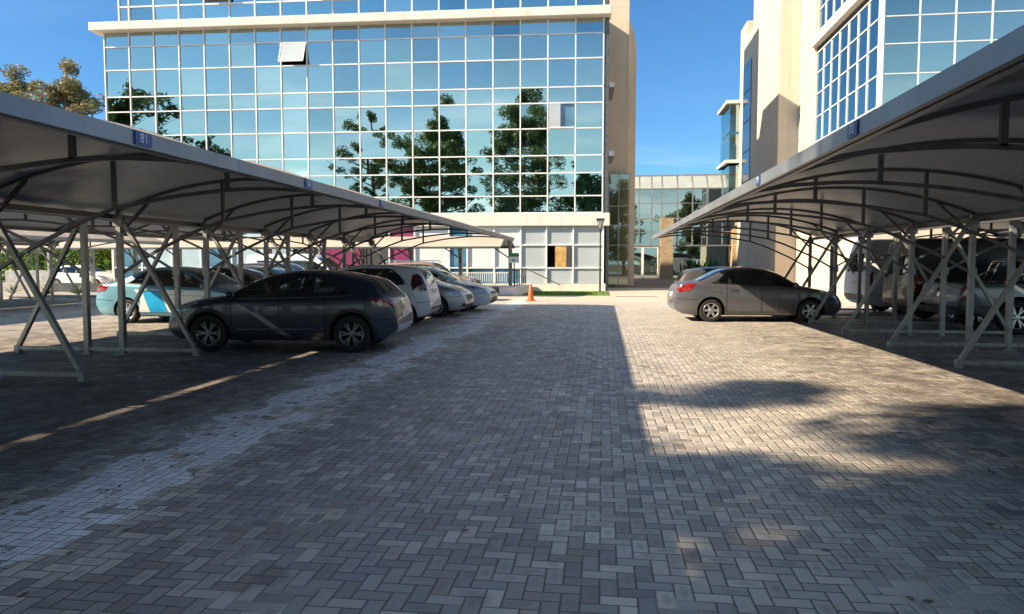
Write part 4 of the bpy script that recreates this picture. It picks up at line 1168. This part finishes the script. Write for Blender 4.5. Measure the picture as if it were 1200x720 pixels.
# minibus in the distance
def van_spec(L=5.4, H=2.4, W=1.98, r=.34, **k):
    f = L/5.4; h = H/2.4
    sc = lambda P_: [(x*f, z*h) for x, z in P_]
    sp = dict(L=L, W=W, r=r, axles=(.98*f, 4.25*f), spokes=6, style='single',
      top=sc([(0, .7), (.04, 1.0), (.2, 1.12), (.75, 1.3), (.9, 1.42), (1.5, 2.05), (1.85, 2.3), (2.3, 2.4), (5.1, 2.4), (5.28, 2.34), (5.36, 1.9), (5.4, .7)]),
      belt=sc([(0, .75), (.3, 1.05), (1., 1.25), (5.4, 1.28)]), bot=BOT(L, .24), dlo=(1.0*f, 2.25*f, 2.15*f), kp=4, pillars=(), rail=.30, screen=(.9*f, 1.7*f), rear=('rear', 1.35*h, 1.95*h, .72, .66),
      seams=(1.3*f, 2.3*f, 3.5*f), handles=(2.15*f, 3.4*f), head=sc3([(.06, None, .85), (.1, None, 1.0), (.5, None, 1.15), (.4, None, .95)], f, h),
      taill=sc3([(5.2, None, 1.35), (5.36, None, 1.35), (5.38, None, .85), (5.2, None, .85)], f, h), back=[('number_plate', [(-.26, .9), (.26, .9), (.26, 1.02), (-.26, 1.02)], 'plate'), ('rear_bumper', [(-.85, .42), (.85, .42), (.85, .6), (-.85, .6)], 'trim')],
      front=[('grille', [(-.5, .7), (.5, .7), (.55, .92), (-.55, .92)], 'trim')], tum=.09, nose_w=.84, nose_r=.6, tail_w=.95, tail_r=.15)
    sp.update(k); return sp
make_car('minibus', 'pale minibus with a wide blue window in front of the shopfront', 'minibus', van_spec(4.9, 1.98, 1.8, .32, dlo=(1.0, 4.4, 4.3), pillars=(2.1, 3.2)), (-13.3, 30.4, 0), R(180), P['white'])
# grey sedan on the right ------------------------------------------
sp = sedan_spec(4.36, 1.47, 1.74, .31, spokes=6, rim=M['alloy'], axles=(.86, 3.42), wd=.2)
sp['front'] = [('grille', [(-.4, .32), (.4, .32), (.45, .60), (-.45, .60)], 'trim')]
make_car('sedan_car', 'grey brown sedan half in sunlight, nose in under the right carport', 'car', sp, (4.02, 20.12, 0), R(180+3), P['grey'])
make_car('hatchback_car', 'charcoal hatchback hidden behind the grey brown sedan', 'car', dict(spC), (4.12, 22.6, 0), R(180), P['charcoal'])
# pickup -----------------------------------------------------------
spP = dict(L=5.25, W=1.95, r=.385, axles=(.95, 4.05), gapr=.07, spokes=6, wd=.24,
    top=[(0, .75), (.03, .95), (.1, 1.08), (.5, 1.15), (1.2, 1.2), (1.35, 1.24), (1.9, 1.70), (2.15, 1.80), (2.6, 1.83), (3.2, 1.81), (3.36, 1.74), (3.52, 1.20), (3.6, 1.13), (5.1, 1.13), (5.2, 1.10), (5.25, .75)],
    belt=[(0, .8), (.2, 1.0), (1., 1.06), (3., 1.08), (5.25, 1.08)], bot=[(0, .55), (.1, .38), (.5, .32), (4.6, .36), (5.1, .5), (5.25, .62)], sm=2.5, dlo=(1.4, 3.34, 3.25), kp=3, pillars=(2.3,), screen=(1.36, 2.05), rear=('rear', 1.2, 1.68, .62, .55),
    seams=(1.4, 2.35, 3.3, 3.5), handles=(2.2, 3.12), handlemat=M['chrome'], head=[(.03, None, .82), (.06, None, .98), (.4, None, 1.06), (.4, None, .9)],
    taill=[(5.05, None, 1.06), (5.20, None, 1.06), (5.235, None, .74), (5.05, None, .74)],
    back=[('tailgate_handle', [(-.14, .92), (.14, .92), (.14, 1.0), (-.14, 1.0)], 'trim'), ('number_plate', [(-.26, .66), (.26, .66), (.26, .76), (-.26, .76)], 'plate'), ('emblem', [(-.06, .80), (.06, .80), (.06, .90), (-.06, .90)], 'chrome')],
    front=[('grille', [(-.6, .7), (.6, .7), (.6, .95), (-.6, .95)], 'trim')], tum=.30, nose_w=.84, nose_r=.6, tail_w=.97, tail_r=.12)
car, c, D, side = make_car('pickup_truck', 'blue grey pickup with roll bar parked tail out beyond the right posts', 'pickup', spP, (10.28, 17.45, 0), R(180), P['pickup'])
D('load_cover', [(3.62, .80, 2), (5.12, .80, 2), (5.12, -.80, 2), (3.62, -.80, 2)], (0, 0, -1), M['trim'], .012, cell=.1)
b = MB()
for q in (.0, .16):
    b.tube([(1.10+q, .80, 1.12), (.98+q, .78, 1.50), (.94+q, .70, 1.60), (.94+q, -.70, 1.60), (.98+q, -.78, 1.50), (1.10+q, -.80, 1.12)], .032, 10)
for sd in (-1, 1):
    b.tube([(1.0, sd*.78, 1.46), (1.6, sd*.78, 1.14)], .026, 8)
b.build('roll_bar', M['chrome'], car, True)
b = MB(); b.box(2.60, 2.70, -.80, .80, .42, .56); b.build('rear_bumper', M['trim'], car, bev=.02)
for x in spP['axles']:
    for sd in (-1, 1):
        pts = [(x+math.cos(t)*.54, sd*.97, .385+math.sin(t)*.56) for t in np.linspace(R(5), R(175), 26)]+[(x+math.cos(t)*.455, sd*.97, .385+math.sin(t)*.455) for t in np.linspace(R(175), R(5), 26)]
        D('wheel_flare', pts, (0, -sd, 0), P['pickup'], .03, c.ob, cell=.06)
# vans -------------------------------------------------------------
car, c, D, side = make_car('dark_van', 'dark navy van parked tail out between the pickup and the white van', 'van', van_spec(5.2, 2.22), (10.5, 20.45, 0), R(180), P['navy'])
D('high_brake_lamp', [(5.2, -.94, 1.50), (5.2, -.74, 1.62), (5.2, -.70, 1.80), (5.2, -.92, 1.74)], (-1, 0, 0), M['tail'], .006)
D('high_brake_lamp', [(5.2, .94, 1.50), (5.2, .74, 1.62), (5.2, .70, 1.80), (5.2, .92, 1.74)], (-1, 0, 0), M['tail'], .006)
make_car('white_van', 'white van at the far end of the right carport, red tail lamps towards the aisle', 'van', van_spec(5.4, 2.3), (10.55, 23.6, 0), R(180), P['white'])
# distant pale car beyond far left carport
make_car('hatchback_car', 'small pale hatchback far off behind the low wall on the left', 'car', dict(spC), (-31.3, 39.6, 0), R(180), P['white'])

# ------------------------------------------------------------------ street furniture
lp = empty('street_lamp', 'slim black lamp post with flared open lantern before the glass block', 'street lamp', (-.19, 38.2, 0))
MB().tube([(0, 0, 0), (0, 0, .05), (0, 0, .06), (0, 0, 3.35)], [.09, .09, .05, .035], 12).build('post', M['black'], lp, True)
b = MB()
for k in range(4):
    a = PI/4+k*PI/2; b.tube([(.05*math.cos(a), .05*math.sin(a), 3.3), (.26*math.cos(a), .26*math.sin(a), 3.86)], .018, 6)
b.box(-.22, .22, -.22, .22, 3.86, 3.93); b.build('lantern_frame', M['black'], lp)
b = MB(); b.lathe([(.03, 3.36), (.05, 3.4), (.17, 3.84)], 12); b.build('lantern_glass', M['frosted'], lp, True)
cn = empty('traffic_cone', 'orange traffic cone on the kerbside paving', 'traffic cone', (-2.98, 29.1, 0))
MB().box(-.19, .19, -.19, .19, 0, .04).build('base', M['cone'], cn, bev=.015)
MB().lathe([(.14, .04), (.115, .2), (.045, .66), (.03, .68), (0, .68)], 20).build('cone_body', M['cone'], cn, True)
MB().lathe([(.096, .29), (.076, .42)], 20).build('band', M['conewhite'], cn, True)
sg = empty('signpost', 'green and white sign on a thin black pole by the ramp', 'sign', (-4.35, 34.5, 0))
MB().tube([(0, 0, 0), (0, 0, 2.05)], .03, 10).build('pole', M['black'], sg, True)
p_ = MB().box(-.25, .25, -.03, -.01, 1.58, 2.06).build('sign_plate', M['white_letter'], sg)
MB().box(-.25, .25, -.036, -.0305, 1.88, 2.06).build('green_band', M['sign_green'], p_)
b = MB(); b.box(-.06, .12, -.036, -.0305, 1.68, 1.73); b.add([(-.06, -.036, 1.64), (-.06, -.036, 1.77), (-.15, -.036, 1.705)], [(0, 2, 1)]); b.build('arrow', M['sign_green'], p_)
# access ramp with white kerb and railings
rm = empty('access_ramp', 'white kerbed access ramp rising towards the glass block', 'ramp', (0, 0, 0))
b = MB(); b.prism([(-4.95, 33.5), (-4.2, 33.4), (-4.0, 39.9), (-4.5, 39.9)], .004, .42); b.build('kerb_wall', M['whitecurb'], rm, bev=.03)
rl = empty('ramp_railing', 'black tube railing along the white access ramp', 'railing', (0, 0, 0))
b = MB()
for k in range(6): 
    y = 35.2+.75*k; x = -4.42+.03*k; b.tube([(x, y, .40), (x, y, 1.28)], .028, 8)
b.build('posts_row', M['black'], rl, True)
b = MB(); b.tube([(-4.42, 35.2, 1.25), (-4.26, 38.95, 1.28), (-2.4, 39.6, .35)], .028, 8); b.tube([(-4.42, 35.2, .85), (-4.26, 38.95, .88)], .022, 8); b.build('handrail', M['post'], rl, True)
fc = empty('bar_fence', 'low white bar fence in front of the planting bed by the shopfront', 'fence', (0, 0, 0))
b = MB()
for k in range(46):
    x = -10.6+.12*k; b.box(x-.014, x+.014, 37.9, 37.93, .3, 1.02)
b.build('bars', M['whitecurb'], fc)
b = MB(); b.box(-10.7, -5.1, 37.89, 37.94, 1.02, 1.07); b.box(-10.7, -5.1, 37.89, 37.94, .32, .36); b.build('rail', M['whitecurb'], fc)
bd = tag(MB().box(-13, -5.0, 37.4, 38.5, 0, .30).build('planter_bed', M['concrete'], bev=.02), 'grey concrete planting bed below the bar fence', 'planter')
gs_ = MB()
grn = random.Random(8)
for k in range(5200):
    x = -3.9+grn.random()*4.2; y = 34.2+grn.random()*4.9
    if x > -.3 and y < 36: continue
    a = grn.random()*PI; h = .03+grn.random()*.04; wv = .02
    gs_.add([(x-math.cos(a)*wv, y-math.sin(a)*wv, .01), (x+math.cos(a)*wv, y+math.sin(a)*wv, .01), (x+grn.gauss(0, .02), y+grn.gauss(0, .02), h)], [(0, 1, 2)])
tag(gs_.build('grass', M['grass']), 'bright green lawn strip at the foot of the glass block', 'grass', kind='stuff')
b = MB(); b.add([(-3.95, 34.1, .005), (.35, 34.3, .005), (.2, 39.9, .005), (-3.9, 39.9, .005)], [(0, 1, 2, 3)]); struct(b.build('lawn', mat('lawn_base', (.09, .16, .03), .95, 0, .25, 2, c2=(.14, .15, .05))))
fl = MB(); lrn = random.Random(17)
for k in range(420):
    x = lrn.choice([lrn.uniform(-6, 7), lrn.gauss(-3.6, .5), lrn.gauss(3.4, .9)]); y = 2.6+lrn.random()**1.5*18
    a = lrn.random()*6.28; l_ = .018+.022*lrn.random(); w_ = l_*.34; h_ = lrn.random()*.014
    u_ = Vector((math.cos(a), math.sin(a), 0)); v_ = Vector((-math.sin(a), math.cos(a), 0)); c_ = Vector((x, y, .006))
    fl.add([c_-u_*l_, c_+v_*w_+Vector((0, 0, h_)), c_+u_*l_+Vector((0, 0, h_*.5)), c_-v_*w_+Vector((0, 0, h_*.4))], [(0, 1, 2, 3)])
tag(fl.build('fallen_leaves', mat('dry_leaf', (.20, .13, .06), .8, 0, .3, 60)), 'small dry leaves scattered over the paving', 'leaves', kind='stuff')
# bench
bn_ = empty('bench', 'black metal bench on the plaza beside the glass block', 'bench', (.95, 48.6, .07), R(12))
b = MB()
for k in range(5): b.box(-.55, .55, -.22+.09*k, -.15+.09*k, .42, .45)
b.build('seat', M['black'], bn_)
b = MB()
for k in range(3): b.box(-.55, .55, .24, .27, .52+.11*k, .60+.11*k)
b.build('backrest', M['black'], bn_)
for x in (-.5, .5):
    for y0_, y1_ in ((-.2, -.24), (.22, .27)):
        MB().beam((x, y0_, .43), (x, y1_, 0), .04, .04).build('leg', M['black'], bn_)
    MB().box(x-.02, x+.02, -.22, .25, .60, .63).build('armrest', M['black'], bn_)
# drain cover in the paving
tag(MB().box(.55, 2.5, 33.4, 33.75, -.02, .006).build('drain_grate', M['asphalt']), 'dark drain grate across the paving beside the lawn', 'drain')
# low wall and agaves far left
tag(MB().box(-40, -19.5, 33.0, 33.4, 0, .55).build('low_wall', M['concrete'], bev=.02), 'low grey concrete wall beyond the far left carport', 'wall')
tag(MB().box(-40, -14, 43.0, 43.12, .0, 1.1).build('boundary_fence', M['post']), 'grey rail fence in front of the green hedge', 'fence')
struct(MB().box(-40, -19.5, 29.3, 33.0, 0, .10).build('verge_kerb', M['concrete']))
for i, (x, y, wh) in enumerate([(-27.9, 30.4, 'leftmost spiky agave before the low grey wall'), (-25.9, 30.2, 'second spiky agave from the left before the low wall'), (-24.6, 30.5, 'third spiky agave from the left before the low wall'), (-21.6, 30.2, 'rightmost spiky agave before the low wall, nearest the posts')]):
    b = MB()
    for k in range(26):
        a = grn.random()*2*PI; el = R(15+grn.random()*65); ln = .3+grn.random()*.3
        d = Vector((math.cos(a)*math.cos(el), math.sin(a)*math.cos(el), math.sin(el))); sdv = Vector((-math.sin(a), math.cos(a), 0))*.035
        b.add([-sdv, sdv, d*ln*.5+sdv*.8+Vector((0, 0, .03)), d*ln, d*ln*.5-sdv*.8+Vector((0, 0, .03))], [(0, 1, 2, 3, 4)])
    tag(b.build('agave_plant', M['leaf_plant'], loc=(x, y, .1)), wh, 'plant', 'agaves by the low wall')

# ------------------------------------------------------------------ vegetation
def leaf_blob(b, c, rad, n, size, r_, flat=1.):
    for _ in range(n):
        while True:
            p = Vector((r_.uniform(-1, 1), r_.uniform(-1, 1), r_.uniform(-1, 1)))
            if p.length <= 1: break
        p = Vector((p.x*rad, p.y*rad, p.z*rad*flat))+c
        a = Vector((r_.gauss(0, 1), r_.gauss(0, 1), r_.gauss(0, .7))).normalized()
        e = a.cross(Vector((r_.gauss(0, 1), r_.gauss(0, 1), r_.gauss(0, 1)))).normalized()
        s_ = size*(.6+.8*r_.random())
        b.add([p-a*s_, p-e*s_*.42, p+a*s_, p+e*s_*.42], [(0, 1, 2, 3)])
def tree(name, label, loc, H, base, rad, leaf, bark, seed, nb=46, per=130, size=.22, blob=1.0, shape='oval', lean=0., group=None, sparse=1.):
    r_ = random.Random(seed)
    root = empty(name, label, 'tree', loc, 0, group)
    tk = MB(); cr = MB()
    trunk = []
    n = 12; ox = oy = 0
    for i in range(n+1):
        t = i/n; trunk.append(Vector((ox+lean*t, oy, H*.93*t))); ox += r_.gauss(0, .016)*H*.5; oy += r_.gauss(0, .016)*H*.5
    rad0 = max(.12, H*.018)
    tk.tube(trunk, [rad0*(1-.85*i/n)+.02 for i in range(n+1)], 10)
    def tp(t):
        f = min(max(t, 0), .9999)*n; i = int(f); return trunk[i].lerp(trunk[i+1], f-i)
    for k in range(nb):
        t = base/H+(1-base/H)*((k+r_.random())/nb)
        u = (t-base/H)/(1-base/H)
        env = {'oval': math.sin(PI*(u*.86+.1))**.7, 'cone': (1-u)**.8*.95+.08, 'wide': (1-u*.75)*.95+.05, 'umbrella': .25+.85*u if u < .8 else .93-(u-.8)*2.}[shape]
        a = r_.random()*2*PI; ln = rad*env*(.55+.55*r_.random())
        st = tp(t*.93-.06*r_.random())
        rise = (.10+.35*r_.random())*ln
        en = st+Vector((math.cos(a)*ln, math.sin(a)*ln, rise))
        md = st.lerp(en, .5)+Vector((r_.gauss(0, .08)*ln, r_.gauss(0, .08)*ln, -.06*ln))
        rr = max(.02, rad0*.34*(1-u*.6))
        tk.tube([st, md, en], [rr, rr*.65, .012], 6, False)
        for q in range(3):
            f = .45+.55*q/2; c = (st.lerp(md, f*2) if f < .5 else md.lerp(en, f*2-1))+Vector((r_.gauss(0, .35), r_.gauss(0, .35), r_.gauss(.1, .3)))*blob
            if r_.random() < .15*sparse: continue
            leaf_blob(cr, c, blob*(.55+.6*r_.random()), int(per*(.5+.8*r_.random())), size, r_, .7)
    for q in range(4): leaf_blob(cr, trunk[-1]+Vector((r_.gauss(0, .3), r_.gauss(0, .3), -.25*q))*blob, blob*.8, int(per*.7), size, r_, .8)
    tk.build('trunk', bark, root, True); cr.build('crown', leaf, root)
    return root
# behind the camera: reflected in the glass and throwing the dappled shade
tree('shade_tree', 'tall dark evergreen reflected in the middle of the glass facade', (-17.0, -6.0, 0), 22.4, 3.5, 5.2, M['leaf_dark'], M['bark'], 1, 90, 230, .17, 1.1, 'oval', group='trees mirrored in the glass')
tree('shade_tree', 'tall broad evergreen reflected at the right of the glass facade', (-6.4, -7.5, 0), 23.6, 2.0, 8.2, M['leaf_dark'], M['bark'], 2, 96, 210, .17, 1.2, 'wide', group='trees mirrored in the glass')
tree('shade_tree', 'slender loose tree reflected left of the tall evergreens', (-25.4, -3.4, 0), 20.8, 6., 4.6, M['leaf_mid'], M['bark'], 3, 48, 120, .15, .6, 'oval', group='trees mirrored in the glass', sparse=2.)
tree('shade_tree', 'largest crown reflected at the far left of the glass facade', (-57., -6, 0), 27.0, 5., 7.6, M['leaf_mid'], M['bark'], 4, 56, 130, .28, 1.5, 'oval', group='trees mirrored in the glass')
tree('shade_tree', 'lower tree reflected beside the largest crown', (-45.3, -5, 0), 18., 4., 4.6, M['leaf_mid'], M['bark'], 5, 40, 120, .25, 1.2, 'oval', group='trees mirrored in the glass')
tree('shade_tree', 'small tree reflected low in the right edge of the glass', (2.8, -9, 0), 14., 3., 4.2, M['leaf_dark'], M['bark'], 6, 40, 120, .24, 1.1, 'oval', group='trees mirrored in the glass')
# beyond the buildings at the left
tree('eucalyptus_tree', 'rust tinged eucalyptus with round crown beside the glass block', (-57.6, 70, 0), 24.4, 6., 5.4, M['leaf_rust'], M['palebark'], 21, 90, 210, .17, 1.1, 'oval', group='eucalyptus trees at the left', sparse=1.6)
tree('eucalyptus_tree', 'rust tinged eucalyptus at the left edge of the picture', (-64.0, 71, 0), 24.0, 6., 5.6, M['leaf_rust'], M['palebark'], 22, 84, 210, .17, 1.1, 'oval', group='eucalyptus trees at the left', sparse=1.6)
tree('eucalyptus_tree', 'thin half bare eucalyptus nearest the glass block', (-53.0, 69, 0), 19.6, 7., 3.4, M['leaf_rust'], M['palebark'], 23, 40, 120, .15, .8, 'umbrella', group='eucalyptus trees at the left', sparse=3.)
# hedge and small yellow tree at the far left
def hedge(label, x0, x1, y0, y1, h, leaf, seed, n):
    r_ = random.Random(seed); b = MB()
    for _ in range(n):
        c = Vector((r_.uniform(x0, x1), r_.uniform(y0, y1), r_.random()**.7*h)); leaf_blob(b, c, .32, 16, .13, r_)
    b2 = MB(); 
    root = empty('hedge', label, 'hedge', (0, 0, 0))
    b.build('foliage', leaf, root)
    for k in range(int((x1-x0)/1.5)):
        x = x0+.7+1.5*k; b2.tube([(x, (y0+y1)/2, 0), (x+.1, (y0+y1)/2, h*.7)], .05, 6)
    b2.build('stems', M['bark'], root)
hedge('tall clipped green hedge behind the rail fence on the left', -44, -30.5, 44, 45.4, 3.1, M['leaf_hedge'], 31, 2200)
tree('small_tree', 'small yellow green tree beside the tall hedge on the left', (-33.2, 46.2, 0), 5.2, 1.2, 2.2, M['leaf_lime'], M['bark'], 33, 26, 90, .13, .7, 'oval')
# plant in the entrance
pr = empty('entrance_plant', 'dark strap leaved plant in front of the entrance glass', 'plant', (8.0, 59.2, .3))
b = MB()
for k in range(70):
    a = grn.random()*2*PI; el = R(25+grn.random()*60); ln = .9+grn.random()*1.1; o = Vector((grn.gauss(0, .5), grn.gauss(0, .2), .35))
    d = Vector((math.cos(a)*math.cos(el), math.sin(a)*math.cos(el), math.sin(el))); sdv = Vector((-math.sin(a), math.cos(a), 0))*.06
    b.add([o-sdv*.6, o+sdv*.6, o+d*ln*.55+sdv, o+d*ln+Vector((0, 0, -.25)), o+d*ln*.55-sdv], [(0, 1, 2, 3, 4)])
b.build('foliage', M['leaf_plant'], pr)
MB().box(-1.0, 1.0, -.35, .35, 0, .45).build('trough', M['concrete'], pr)
tree('shade_tree', 'round tree standing behind the car park right of the mirrored evergreens', (16, -16, 0), 15., 4., 5., M['leaf_mid'], M['bark'], 7, 36, 110, .26, 1.2, 'oval', group='trees mirrored in the glass')
